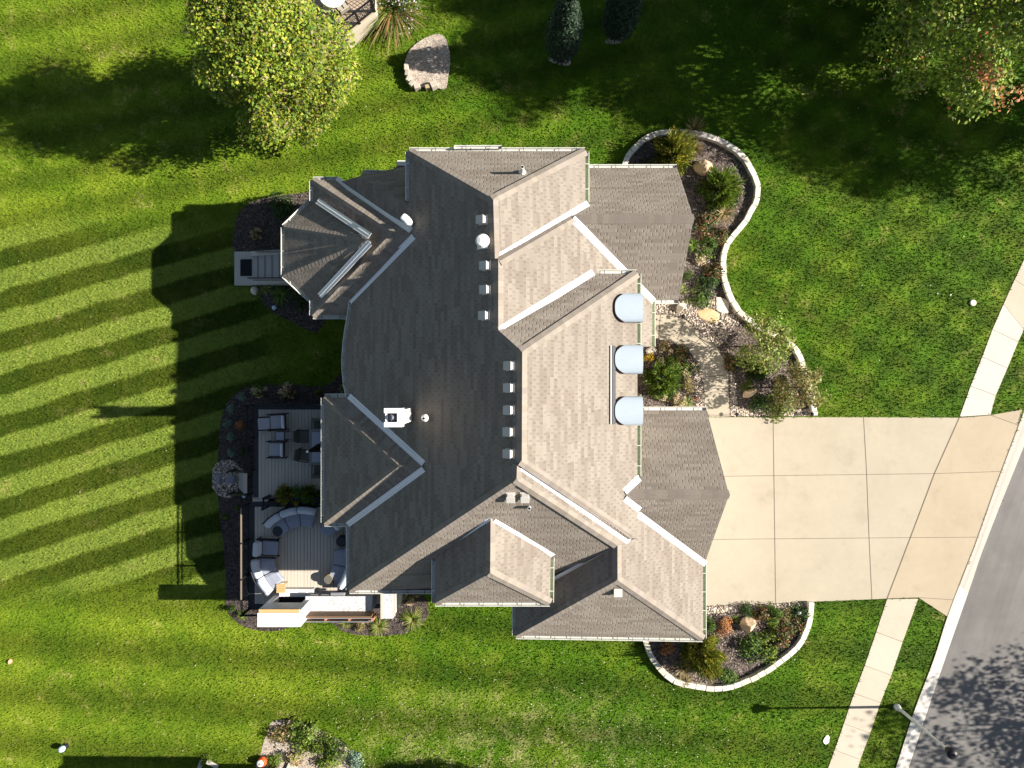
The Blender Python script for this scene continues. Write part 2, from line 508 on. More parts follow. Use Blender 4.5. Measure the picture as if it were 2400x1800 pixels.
# road, curb, sidewalks, driveway
road_edge = [(2480, 850), (2400, 1046), (2312.6, 1266), (2273, 1379), (2215, 1545), (2169, 1681), (2129.5, 1800), (2050, 2040)]
curb_in = [(2455, 815), (2387, 1000), (2335.7, 1135.6), (2283, 1285), (2257, 1350), (2220, 1447.6), (2189, 1545), (2141.7, 1670), (2099.7, 1800), (2020, 2040)]
_, P = slab('road', [(2900, -500), (2600, 520)] + road_edge + [(1960, 2300), (5200, 2300), (5200, -500)], -.2, .012, M['asphalt'])
EXC.append(P)
b = MB()
ci = smooth(curb_in, 5); ro = smooth(road_edge, 6)
def resample(pts, n):
    P = np.array(pts, float); d = np.r_[0, np.cumsum(np.hypot(*np.diff(P, axis=0).T))]
    t = np.linspace(0, d[-1], n)
    return np.c_[np.interp(t, d, P[:, 0]), np.interp(t, d, P[:, 1])]
ci2, ro2 = resample(ci, 60), resample(ro, 60)
prof = [(0.0, .045), (.30, .05), (.55, .022), (1.0, .018)]
for i in range(59):
    dropk = .25 if 930 < ci2[i][1] < 1372 else 1.0
    colr = (1, 1, 1) if ci2[i][1] > 1372 else (.88, .85, .82)
    for (f0, h0), (f1, h1) in zip(prof, prof[1:]):
        q = []
        for (j, f, h) in ((i, f0, h0), (i, f1, h1), (i + 1, f1, h1), (i + 1, f0, h0)):
            x = ci2[j] * (1 - f) + ro2[j] * f
            q.append(atz(x[0], x[1], h * dropk if h > .03 else h))
        b.face(q[::-1], 0, None, colr)
    x0, x1 = ci2[i], ci2[i + 1]
    b.face([atz(*x0, .045 * dropk), atz(*x1, .045 * dropk), atz(*x1, 0), atz(*x0, 0)], 0, None, colr)
curb = b.build('curb', M['curb']); curb['kind'] = 'structure'
EXC.append([tuple(atz(*p)[:2]) for p in list(ci) + list(ro)[::-1]])

drive = [(1480, 977), (1662, 978), (2024, 978), (2248, 979), (2322, 973), (2396, 960), (2384, 1002), (2335.7, 1135.6), (2283, 1285), (2222, 1446), (2152.6, 1400.5),
         (2079, 1403), (1908, 1410), (1650, 1421), (1480, 1424)]
_, P = slab('driveway', drive[:4] + [(2239, 1000), (2190.6, 1108.5), (2133.6, 1260), (2079, 1403)] + drive[12:], -.1, .03, M['concrete']); EXC.append(P)
_, P = slab('driveway_apron', drive[3:12] + [(2133.6, 1260), (2190.6, 1108.5), (2239, 1000)], -.1, .03, M['concrete'], col=(1.0, .95, .88)); EXC.append(P)
b = MB()
def line(b, p, q, w=.035, z=.034):
    A, B = atz(*p, z), atz(*q, z)
    d = (B - A).normalized(); n = Vector((-d.y, d.x, 0)) * w / 2
    b.face([A - n, B - n, B + n, A + n])
for p, q, w in [((1812, 978), (1818, 1413), .03), ((2024, 978), (2031, 1105), .03), ((2031, 1105), (2037, 1262), .03), ((2037, 1262), (2043.6, 1404), .03),
                ((2248, 979), (2239, 1000), .05), ((2239, 1000), (2190.6, 1108.5), .05), ((2190.6, 1108.5), (2133.6, 1260), .05), ((2133.6, 1260), (2079, 1403), .05),
                ((1480, 1119), (2190, 1110), .022), ((2190, 1110), (2345, 1105), .022), ((1480, 1266), (2132, 1260), .022), ((2132, 1260), (2288, 1259), .022),
                ((2079, 1403), (2152.6, 1400.5), .025), ((2152.6, 1400.5), (2235, 1406), .022), ((2322, 973), (2383, 995), .022), ((2249, 979), (2322, 973), .03)]:
    line(b, p, q, w)
for pts in ([(2394, 968), (2387, 1000), (2335.7, 1135.6), (2283, 1285), (2257, 1350), (2222, 1446)],):
    for p, q in zip(pts, pts[1:]): line(b, (p[0] - 1, p[1]), (q[0] - 1, q[1]), .05)
jo = b.build('driveway_joints', M['joint']); jo['kind'] = 'structure'

def walk(name, L, Rr, cols, joints_at):
    """sidewalk of separate slabs between left and right edge lines"""
    b = MB()
    for i in range(len(L) - 1):
        c = cols[i % len(cols)]
        P = [atz(*L[i], .025), atz(*Rr[i], .025), atz(*Rr[i + 1], .025), atz(*L[i + 1], .025)]
        cen = sum(P, Vector()) / 4
        P = [p + (cen - p).normalized() * .012 for p in P]
        b.prism([p[:2] for p in P], -.1, .025, 0, c)
    o = b.build(name, M['walk']); o['kind'] = 'structure'
    EXC.append([tuple(atz(*p)[:2]) for p in list(L) + list(Rr)[::-1]])
warm, pale = (.93, .86, .76), (1.04, 1.03, 1.03)
walk('sidewalk', [(2249, 977), (2274.6, 905), (2302, 836), (2326, 772), (2352, 712.6), (2378, 655), (2404, 600), (2440, 530), (2480, 455), (2530, 370)],
     [(2322, 972), (2334, 927), (2361.5, 863), (2387, 801), (2400, 773), (2432, 690), (2462, 640), (2500, 560), (2540, 480), (2590, 390)],
     [pale, pale, pale, pale, warm, warm, warm, warm, warm], None)
walk('sidewalk', [(2079, 1404), (2053.6, 1481.6), (2026.5, 1560), (2002, 1625), (1977.6, 1696), (1956, 1758), (1930, 1830), (1900, 1910)],
     [(2152.6, 1403), (2116, 1504.6), (2089.6, 1583), (2064, 1647), (2040, 1719), (2017, 1780), (1996, 1850), (1970, 1930)],
     [(.95, .88, .79), (.98, .92, .84), (.96, .89, .8)], None)
fwalk = [(1480, 737), (1531, 737), (1568, 738), (1605, 749), (1632, 771), (1656, 790), (1680.7, 816), (1697, 842), (1706.5, 877.7), (1709, 945.5), (1712, 976),
         (1662, 977), (1652, 951), (1649, 880), (1637, 850.6), (1615.6, 823), (1594, 809), (1560, 798), (1531, 794), (1480, 794)]
_, FW = slab('front_walk', fwalk, -.05, .03, M['concrete']); EXC.append(FW)
b = MB()
for p, q in [((1548, 738), (1543, 796)), ((1604, 750), (1590, 790)), ((1650, 785), (1610, 822)), ((1654, 883), (1706, 879)), ((1655, 972), (1712, 975))]:
    line(b, p, q, .025)
o = b.build('front_walk_joints', M['joint']); o['kind'] = 'structure'

# planting beds
nwall = [(1463.7, 388), (1473, 364), (1489.5, 345), (1514, 323), (1535.6, 313.7), (1562.8, 309.7), (1603.4, 308.3), (1636, 313), (1671, 322), (1698, 334), (1725.5, 350),
         (1747, 372), (1763.5, 402), (1775.7, 426), (1777, 450.7), (1771.6, 475), (1758, 499.5), (1744.5, 524), (1722.8, 548.4), (1703.8, 572.8), (1697, 597), (1695, 630),
         (1703, 669), (1716, 701), (1732, 728.5), (1757, 750), (1775.7, 764), (1800, 777), (1841, 796), (1865, 818), (1879, 845), (1884, 864), (1895, 894), (1903, 926.5),
         (1908.6, 951), (1910, 974)]
swall = [(1512.4, 1500), (1522, 1529), (1536.8, 1556), (1558.5, 1580.6), (1585.6, 1599.6), (1623.6, 1609), (1661.6, 1614.5), (1694, 1614), (1724, 1608), (1756.5, 1595.5),
         (1797, 1574), (1830, 1551), (1862, 1526), (1884, 1496.5), (1897.6, 1458.5), (1901.6, 1431), (1903, 1412)]
_, NB = slab('mulch_bed', smooth(nwall, 3) + [(1712, 977), (1420, 977), (1420, 388)], -.05, .018, M['mulch']); EXC.append(NB)
_, SB = slab('mulch_bed', smooth(swall, 3) + [(1500, 1424), (1480, 1500)], -.05, .02, M['mulch']); EXC.append(SB)
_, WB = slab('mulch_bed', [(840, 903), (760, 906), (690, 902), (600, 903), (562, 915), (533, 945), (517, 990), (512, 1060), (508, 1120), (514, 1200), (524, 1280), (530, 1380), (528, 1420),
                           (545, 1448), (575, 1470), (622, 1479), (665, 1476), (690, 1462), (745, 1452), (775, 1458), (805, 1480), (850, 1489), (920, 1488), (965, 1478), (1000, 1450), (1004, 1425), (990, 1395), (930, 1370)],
              -.05, .016, M['mulch_shaded'], sm=4); EXC.append(WB)
_, TB = slab('mulch_bed', [(760, 452), (715, 452), (650, 458), (600, 470), (566, 492), (550, 530), (549, 590), (600, 660), (620, 715), (680, 752), (760, 760)], -.05, .017, M['mulch_shaded'], sm=3); EXC.append(TB)
_, P = slab('gravel_pad', [(524, 1078), (503, 1092), (497, 1120), (502, 1150), (524, 1166), (552, 1160), (566, 1120), (556, 1084)], -.05, .03, M['soil'], sm=4); EXC.append(P); GP = P
_, P = slab('gravel_strip', [(1531, 706), (1600, 706), (1690, 700), (1716, 704), (1742, 742), (1720, 770), (1700, 800), (1680, 812), (1632, 766), (1605, 745), (1568, 735), (1531, 735)], -.05, .026, M['soil']); GS1 = P
_, P = slab('gravel_strip', [(1712, 850), (1724, 900), (1730, 955), (1760, 960), (1905, 958), (1908, 974), (1712, 975)], -.05, .026, M['soil']); GS2 = P
_, P = slab('gravel_strip', [(1652, 1422), (1901, 1412), (1900, 1424), (1820, 1430), (1652, 1438)], -.05, .028, M['soil']); GS3 = P
_, P = slab('gravel_strip', [(1634, 845), (1648, 880), (1650, 955), (1632, 955), (1626, 880)], -.05, .026, M['soil']); GS4 = P
_, P = slab('mulch_bed', [(985, 95), (960, 118), (948, 150), (955, 185), (978, 203), (1012, 203), (1042, 208), (1050, 180), (1055, 140), (1050, 105), (1040, 85), (1020, 80)], -.05, .10, M['straw_mulch'], sm=4); EXC.append(P)
_, P = slab('bare_soil', [(1285, 138), (1310, 120), (1332, 128), (1336, 152), (1305, 150)], -.05, .012, M['straw_mulch'], sm=4); EXC.append(P)
_, P = slab('bare_soil', [(1418, 96), (1440, 84), (1458, 92), (1450, 102), (1425, 102)], -.05, .012, M['straw_mulch'], sm=4)
_, P = slab('mulch_bed', [(640, 1690), (690, 1690), (760, 1715), (815, 1752), (840, 1800), (840, 1860), (600, 1860), (610, 1770), (625, 1720)], -.05, .014, M['straw_mulch'], sm=3); EXC.append(P)
EXC.append([(x * S, y * S) for x, y in [(-190, 420), (300, 415), (320, 160), (255, 80), (255, -50), (380, -50), (380, -360), (375, -480), (0, -490), (-330, -400), (-330, -260), (-610, -440), (-610, -50), (-330, -30), (-320, 130), (-390, 150), (-440, 210), (-600, 210), (-600, 290), (-440, 320), (-390, 390), (-300, 405)]])

def pip(P, poly):
    x, y = P[:, 0], P[:, 1]
    ins = np.zeros(len(P), bool)
    n = len(poly)
    for i in range(n):
        x1, y1 = poly[i]; x2, y2 = poly[(i + 1) % n]
        c = ((y1 > y) != (y2 > y)) & (x < (x2 - x1) * (y - y1) / (y2 - y1 + 1e-12) + x1)
        ins ^= c
    return ins

def tri_mesh(name, verts, faces, col=None, mats=None):
    me = bpy.data.meshes.new(name)
    n, k = faces.shape
    me.vertices.add(len(verts)); me.vertices.foreach_set('co', np.ascontiguousarray(verts, np.float32).ravel())
    me.loops.add(n * k); me.loops.foreach_set('vertex_index', np.ascontiguousarray(faces, np.int32).ravel())
    me.polygons.add(n); me.polygons.foreach_set('loop_start', np.arange(0, n * k, k, dtype=np.int32))
    if col is not None:
        ca = me.color_attributes.new('Col', 'FLOAT_COLOR', 'POINT')
        ca.data.foreach_set('color', np.ascontiguousarray(np.c_[col, np.ones(len(col))], np.float32).ravel())
    for m in mats or []: me.materials.append(m)
    me.update(calc_edges=True); me.validate()
    return me

# grass blades over the lawn near the house
NG = 420000
P = np.c_[nr.uniform(-25.6, 25.6, NG), nr.uniform(-19.6, 19.6, NG)]
bad = np.zeros(NG, bool)
for poly in EXC: bad |= pip(P, poly)
P = P[~bad]; n = len(P)
az = nr.uniform(0, 2 * np.pi, n); L = nr.uniform(.06, .15, n); tilt = nr.uniform(.3, 1.15, n); w = nr.uniform(.016, .034, n)
d = np.c_[np.cos(az) * np.cos(tilt), np.sin(az) * np.cos(tilt), np.sin(tilt)]
sd = np.c_[-np.sin(az), np.cos(az), np.zeros(n)]
base = np.c_[P, np.full(n, .0)]
V = np.stack([base - sd * w[:, None], base + sd * w[:, None], base + d * L[:, None]], 1).reshape(-1, 3)
me = tri_mesh('grass', V, np.arange(n * 3).reshape(-1, 3), None, [M['grass']])
o = bpy.data.objects.new('grass', me); COL.objects.link(o)
tag(o, 'short mown green grass covering the yard around the house', 'grass', kind='stuff')

def pebbles(polys, count, zs, label):
    verts, faces, cols = [], [], []
    ico = bmesh.new(); bmesh.ops.create_icosphere(ico, subdivisions=1, radius=1)
    iv = np.array([v.co[:] for v in ico.verts]); fi = np.array([[v.index for v in f.verts] for f in ico.faces]); ico.free()
    tot = 0
    for poly, c, z in zip(polys, count, zs):
        A = np.array(poly); lo, hi = A.min(0), A.max(0)
        Q = nr.uniform(lo, hi, (c * 4, 2)); Q = Q[pip(Q, poly) & ~pip(Q, FW)][:c]
        for q in Q:
            s = nr.uniform(.022, .055) * np.array([1, nr.uniform(.6, 1), .6]); a = nr.uniform(0, 6.28)
            R = np.array([[math.cos(a), -math.sin(a), 0], [math.sin(a), math.cos(a), 0], [0, 0, 1]])
            verts.append((iv * s) @ R.T + np.array([q[0], q[1], z + .01])); faces.append(fi + tot); tot += len(iv)
            t = nr.uniform(.25, 1.5); tint = np.array([1, nr.uniform(.88, 1), nr.uniform(.75, 1.02)])
            cols.append(np.repeat((t * tint)[None] * np.array([.52, .46, .40]), len(iv), 0))
    me = tri_mesh('gravel', np.concatenate(verts), np.concatenate(faces), np.concatenate(cols), [M['pebble_v']])
    o = bpy.data.objects.new('gravel', me); COL.objects.link(o)
    tag(o, label, 'gravel', kind='stuff')
t = NT('pebble_vertex_tint'); t.base(t.n('ShaderNodeAttribute', attribute_name='Col').outputs['Color']); t.rough(.75); M['pebble_v'] = t.m
pebbles([GS1, GS2, GS3, GS4], [1500, 1000, 700, 260], [.026, .026, .028, .026], 'pale river pebbles edging the front beds along the paving')
pebbles([GP], [620], [.03], 'grey river pebbles around the flagstones at the foot of the deck stairs')
# pale fallen leaves on the lower lawn
nf = 900
Q = np.c_[nr.normal(1150, 330, nf), 1800 - np.abs(nr.normal(0, 150, nf))]
Q2 = np.c_[nr.uniform(0, 2400, 260), nr.uniform(0, 1800, 260)]
Q = np.array([tuple(atz(*q)[:2]) for q in np.r_[Q, Q2]])
bad = np.zeros(len(Q), bool)
for poly in EXC: bad |= pip(Q, poly)
Q = Q[~bad]; n = len(Q); az = nr.uniform(0, 6.28, n); L = nr.uniform(.015, .038, n)[:, None]
d = np.c_[np.cos(az), np.sin(az), nr.uniform(-.3, .3, n)] * L; sd = np.c_[-np.sin(az), np.cos(az), nr.uniform(-.3, .3, n)] * L * .6; B = np.c_[Q, np.full(n, .10)]
me = tri_mesh('fallen_leaves', np.stack([B - d, B + sd, B + d, B - sd], 1).reshape(-1, 3), np.arange(n * 4).reshape(-1, 4), np.repeat(np.array([.62, .55, .42]) * nr.uniform(.5, 1.2, (n, 1)), 4, 0), [M['leaf']])
o = bpy.data.objects.new('fallen_leaves', me); COL.objects.link(o); tag(o, 'tiny pale fallen leaves scattered over the lower lawn', 'fallen leaves', kind='stuff')
# wood chips on the beds
def chips(polys, counts, z, label, c0, c1):
    vv, ff, cc = [], [], []; tot = 0
    for poly, c in zip(polys, counts):
        A = np.array(poly); Q = nr.uniform(A.min(0), A.max(0), (c * 2, 2)); Q = Q[pip(Q, poly) & ~pip(Q, FW)][:c]; n = len(Q)
        az = nr.uniform(0, 6.28, n); L = nr.uniform(.03, .08, n); w = nr.uniform(.008, .02, n); tl = nr.uniform(-.4, .5, n)
        d = np.c_[np.cos(az) * np.cos(tl), np.sin(az) * np.cos(tl), np.sin(tl)]; sd = np.c_[-np.sin(az), np.cos(az), nr.uniform(-.5, .5, n)]
        B = np.c_[Q, np.full(n, z) + nr.uniform(.008, .04, n)]
        V = np.stack([B - d * L[:, None] - sd * w[:, None], B + d * L[:, None] - sd * w[:, None], B + d * L[:, None] + sd * w[:, None], B - d * L[:, None] + sd * w[:, None]], 1).reshape(-1, 3)
        f = nr.uniform(0, 1, n)[:, None] ** 1.6
        C = np.array(c0) * (1 - f) + np.array(c1) * f
        vv.append(V); ff.append(np.arange(n * 4).reshape(-1, 4) + tot); cc.append(np.repeat(C, 4, 0)); tot += n * 4
    me = tri_mesh('wood_chips', np.concatenate(vv), np.concatenate(ff), np.concatenate(cc), [M['pebble_v']])
    o = bpy.data.objects.new('wood_chips', me); COL.objects.link(o); tag(o, label, 'mulch', kind='stuff')
chips([NB, SB], [9000, 5000], .018, 'brown bark chips strewn over the front planting beds', (.04, .03, .026), (.36, .29, .25))
chips([WB, TB], [6000, 3000], .018, 'shade-darkened bark chips strewn over the beds behind the house', (.025, .02, .018), (.19, .15, .13))  # chip colours lowered as well, to imitate shade on these beds

# ------------------------------------------------------------------ the house
MW = (504.5, .70, 0); ME = (525, -.667, 0); M2E = (475, -.667, 0); GE = (517, -.667, 0)
NE = (465, -.667, 0); NN = (777, 0, -.95); MS = (660, 0, .97); MN = (564, 0, -.95)
W1N = (681, 0, -.95); W1S = (123, 0, .95); W2N = (192, 0, -.98); W2S = (582, 0, .98); GW = (265, .667, 0)
house = thing('house', 'large beige house with many-hipped weathered shingle roof between lawn and driveway', 'house', at(1200, 950, 0))

def uv_of(pts):
    n = Vector((0, 0, 0))
    for i in range(len(pts)):
        a, c = pts[i], pts[(i + 1) % len(pts)]
        n += Vector(((a.y - c.y) * (a.z + c.z), (a.z - c.z) * (a.x + c.x), (a.x - c.x) * (a.y + c.y)))
    n.normalize()
    if n.z < 0: n = -n
    uax = Vector((0, 0, 1)).cross(n)
    if uax.length < 1e-4: uax = Vector((1, 0, 0))
    uax.normalize(); vax = n.cross(uax)
    return [(p.dot(uax) + 50, p.dot(vax) + 50) for p in pts], n

ROOF_OF = {}
def roof_for(p):
    return ROOF_OF.get(tuple(round(c, 3) for c in p), R_MAIN)
def roof(name, faces, parent=house, thick=.16):
    b = MB()
    edges = {}
    key = lambda p: tuple(round(c, 3) for c in p)
    for pts in faces:
        area = sum(pts[i].x * pts[(i + 1) % len(pts)].y - pts[(i + 1) % len(pts)].x * pts[i].y for i in range(len(pts)))
        if area < 0: pts = pts[::-1]
        uv, nn = uv_of(pts)
        b.face(pts, 0, uv)
        dn = Vector((0, 0, -thick))
        b.face([p + dn for p in pts][::-1], 1)
        for i in range(len(pts)):
            a, c = pts[i], pts[(i + 1) % len(pts)]
            k = frozenset((key(a), key(c)))
            edges.setdefault(k, []).append((a, c))
    for k, es in edges.items():
        if len(es) == 1:
            a, c = es[0]
            dn = Vector((0, 0, -thick))
            b.face([a, a + dn, c + dn, c], 1)
    o = b.build(name, [M['shingle'], M['white']], parent)
    for f in faces:
        for p in f: ROOF_OF.setdefault(key(p), o)
    return o

V = lambda px, py, u: at(px, py, u)
# key points
n_nw, n_ne = on(MW, 959, 354), at(1372, 354, 376)
n_ap = on(MW, 1156, 466.5); n_rs = on(MW, 1160, 605)
v1a = on(NE, 1166, 606); v1b = on(NE, 1372, 483)
m2n, m2s = on(MW, 1168, 612), on(MW, 1168, 774)
mn, ms = on(MW, 1224, 824), on(MW, 1223, 1081)
ms2 = on(MW, 1212, 1090); peak = on(MW, 1210.5, 1124)
sw = at(819, 1384, 287)
dv_s, dv_n = on(MW, 993, 1100), on(MW, 993, 1085)
mw_poly = [n_ap, n_rs, m2n, m2s, mn, ms, ms2, peak, sw, on(MW, 819, 1227), dv_s, dv_n, on(MW, 822, 931), on(MW, 817, 929), on(MW, 811, 898), on(MW, 808, 868), on(MW, 807.5, 838),
           on(MW, 810, 806), on(MW, 814, 775), on(MW, 820, 740), on(MW, 825, 707), on(MW, 968, 557), on(MW, 962, 538), on(MW, 800, 425), on(MW, 843, 413), on(MW, 957, 484), on(MW, 959, 470), n_nw]
R_MAIN = roof('roof', [mw_poly])
roof('porch_roof', [[on(MW, 843, 413), at(850, 406, 284), at(930, 407.5, 284), at(930, 390, 286), at(957, 388, 290), on(MW, 957, 484)]])
roof('hip_roof', [[n_nw, n_ne, n_ap], [n_ap, n_ne, v1b, v1a, n_rs]])
w1r, w1e = on(W1N, 1345, 511), on(W1N, 1626, 511)
roof('wing_roof', [[v1a, v1b, on(W1N, 1368, 484), on(W1N, 1368, 393), on(W1N, 1587, 393), w1e, w1r, m2n],
                   [w1r, w1e, on(W1S, 1590, 703), on(W1S, 1529, 704)]])
roof('entry_roof', [[m2n, w1r, on(M2E, 1529, 704), on(M2E, 1528, 812), on(M2E, 1440, 812), on(M2E, 1390, 640), m2s]])
mne = at(1494, 641, 374)
roof('main_front_roof', [[m2s, mn, mne, on(MN, 1390, 641)],
                         [mn, mne, on(ME, 1494, 1127), on(ME, 1466, 1152), on(ME, 1466, 1168), on(ME, 1495, 1192), on(ME, 1495, 1262), on(ME, 1478, 1262), ms],
                         [ms, on(ME, 1478, 1262), on(GE, 1470, 1267), on(GE, 1221, 1095), ms2]])
gs, gn = on(GE, 1447, 1359), on(GE, 1447, 1278)
g_sw, g_se = at(1209, 1490, 266), on(GE, 1648, 1497)
roof('garage_roof', [[ms2, on(GE, 1221, 1095), on(GE, 1470, 1267), on(GE, 1495, 1262), on(GE, 1495, 1205), on(GE, 1648, 1318), g_se, gs, gn, peak],
                     [gs, g_sw, g_se], [gn, gs, g_sw, at(1209, 1412, 268)]])
d_n, d_s = on(MS, 1150, 1213), at(1149, 1343, 437)
roof('south_roof', [[peak, gn, on(MS, 1225, 1400), on(MS, 1225, 1384), sw]])
d_nw, d_sw, d_se, d_ne = at(1020, 1294, 357), at(1020, 1413, 355), at(1289, 1413, 355), at(1291, 1292, 357)
roof('dormer_roof', [[d_n, d_nw, d_sw, d_s], [d_s, d_sw, d_se], [d_n, d_s, d_se, d_ne]])
w2r, w2e = on(W2N, 1470, 1160), on(W2N, 1709, 1160)
roof('garage_gable_roof', [[w2r, w2e, on(W2N, 1656, 962), on(W2N, 1484, 962), on(W2N, 1484, 1136)],
                           [w2r, w2e, on(W2S, 1652, 1319), on(W2S, 1494, 1206), on(W2S, 1484, 1183)]])
dh_a = at(937, 1092, 376); dh_r1, dh_r2 = on(MW, 993, 1085), on(MW, 993, 1100)
dh_nw, dh_sw = at(760, 932, 270), at(760, 1226, 270)
dvn, dvs = on(MW, 822, 931), on(MW, 819, 1227)
roof('deck_hip_roof', [[dh_a, dh_nw, dh_sw], [dh_a, dh_r1, dvn, dh_nw], [dh_a, dh_sw, dvs, dh_r2], [dh_a, dh_r2, dh_r1]])
b1a, b1r1, b1r2 = at(920, 544, 368), on(MW, 962, 538), on(MW, 968, 557)
b1nw, b1sw = at(733, 422, 258), at(733, 739, 258)
b1n, b1s = at(792, 422, 260), at(818, 739, 260)
B1W = (270 + .667 * 390, .667, 0)
roof('turret_roof', [[b1a, b1nw, b1sw], [b1a, b1r1, b1n, b1nw], [b1a, b1sw, b1s, on(MW, 824, 705), b1r2], [b1a, b1r2, b1r1]])
b2a = at(864, 562, 368)
q1, q2, q3, q4 = at(729, 471, 244), at(666, 532, 250), at(666, 644, 250), at(731, 704, 244)
v2n, v2s = at(748, 474, 271), at(753, 691, 271)
roof('bay_roof', [[b2a, v2n, q1], [b2a, q1, q2], [b2a, q2, q3], [b2a, q3, q4], [b2a, q4, v2s], [b2a, v2n, v2n - Vector((0, 0, .8)), b2a - Vector((0, 0, 1.2))], [b2a, v2s, v2s - Vector((0, 0, .8)), b2a - Vector((0, 0, 1.2))]], thick=.1)

# ridge and hip caps
def side(A, B, plane, s, w):
    d = Vector((B.x - A.x, B.y - A.y, 0)).normalized(); nrm = Vector((-d.y, d.x, 0)) * s * w
    return nrm
def cap(A, B, pl, pr, w=.17, name='ridge_cap'):
    """overlapping cap shingles from A (low) to B (high); pl / pr: roof planes left and right of A->B, as drop per metre"""
    b = MB(); L = (B - A).length; n = max(2, int(L / .2)); d = (B - A).normalized()
    hd = Vector((d.x, d.y, 0)); hl = hd.length; hd.normalize(); nx = Vector((-hd.y, hd.x, 0))
    for i in range(n):
        a, c = A + d * (L * i / n - .02), A + d * (L * (i + 1) / n + .03)
        k = rng.uniform(.88, 1.1); col = (k, k * rng.uniform(.97, 1.0), k * rng.uniform(.93, 1.0))
        z0, z1 = Vector((0, 0, .05)), Vector((0, 0, .036))
        al, cl = a + nx * w + Vector((0, 0, -pl * w)), c + nx * w + Vector((0, 0, -pl * w))
        ar, cr = a - nx * w + Vector((0, 0, -pr * w)), c - nx * w + Vector((0, 0, -pr * w))
        e = Vector((0, 0, .026)); f = Vector((0, 0, .014))
        b.face([a + z0, c + z1, cl + f, al + e], 0, None, col)
        b.face([a + z0, ar + e, cr + f, c + z1], 0, None, col)
        b.face([a + z0, al + e, al, a, ar, ar + e], 0, None, col)
    return b.build(name, M['ridge'], roof_for(A))
hipd = .47
for A, B, l, r in [(n_rs, n_ap, .667, .667), (n_nw, n_ap, .4, .5), (n_ne, n_ap, .5, .4), (m2s, m2n, .667, .667), (mn, ms, .667, .667), (m2s, mn, .55, .45), (mne, mn, .5, .4),
                   (sw, peak, .4, .5), (gn, peak, .4, .5), (gn, gs, .667, .667), (g_sw, gs, .4, .5), (g_se, gs, .5, .4), (d_s, d_n, .75, .75), (d_sw, d_s, .5, .5), (d_se, d_s, .5, .5),
                   (w1e, w1r, .95, .95), (w1r, on(W1N, 1172, 612), .1, .7), (w2e, w2r, .98, .98), (dh_nw, dh_a, .4, .55), (dh_sw, dh_a, .55, .4), (dh_a, on(MW, 992, 1092), .92, .92),
                   (b1nw, b1a, .4, .55), (b1sw, b1a, .55, .4), (b1a, on(MW, 965, 547), .95, .95), (q2, b2a, .4, .5), (q3, b2a, .5, .4)]:
    cap(A, B, l, r)
cap(on(ME, 1482, 1255), ms, .1, .6)
cap(ms2, peak, .6, .6)

def valley(A, B, sl, sr, w=.12):
    """open metal valley from A to B with a standing rib; sl / sr: rise per metre to each side"""
    b = MB(); d = (B - A); hd = Vector((d.x, d.y, 0)).normalized(); nx = Vector((-hd.y, hd.x, 0)); up = Vector((0, 0, 1))
    prof = [(-w, sr * w + .035), (-w * .35, sr * w * .35 + .03), (-.03, .035), (0, .055), (.03, .035), (w * .35, sl * w * .35 + .03), (w, sl * w + .035)]
    A0, B0 = A - d.normalized() * .05, B + d.normalized() * .12
    P = [(A0 + nx * x + up * z, B0 + nx * x + up * z) for x, z in prof]
    for (a, c), (e, f) in zip(P, P[1:]): b.face([a, c, f, e])
    b.face([P[0][1], P[0][1] - up * .06, P[-1][1] - up * .06, P[-1][1]]); b.face([P[0][0], P[-1][0], P[-1][0] - up * .06, P[0][0] - up * .06])
    for q in (P[0], P[-1]): b.face([q[0], q[1], q[1] - up * .07, q[0] - up * .07])
    return b.build('valley_flashing', M['flash'], roof_for(A) if roof_for(A) != R_MAIN else roof_for(B))
for A, B, l, r in [(on(NE, 1172, 602), on(NE, 1374, 480), .12, .12), (on(M2E, 1345, 515), on(M2E, 1528, 702), .1, .1), (on(M2E, 1174, 773), on(M2E, 1386, 641), .12, .12),
                   (on(GE, 1226, 1096), on(GE, 1470, 1266), .1, .1), (on(ME, 1466, 1150), on(ME, 1494, 1124), .1, .1), (on(ME, 1466, 1170), on(ME, 1495, 1192), .1, .1),
                   (on(GE, 1497, 1206), on(GE, 1650, 1319), .1, .1), (on(MS, 1144, 1214), d_nw, .1, .1), (on(MS, 1163, 1218), d_ne, .1, .1), (on(MS, 1443, 1282), at(1290, 1364, 312), .1, .1),
                   (on(MW, 991, 1084), dvn, .1, .1), (on(MW, 991, 1101), dvs, .1, .1), (on(MW, 962, 539), b1n, .1, .1), (on(MW, 968, 557), on(MW, 824, 703), .1, .1),
                   (at(865, 552, 370), v2n, .1, .1), (at(865, 571, 370), v2s, .1, .1)]:
    valley(A, B, l, r)

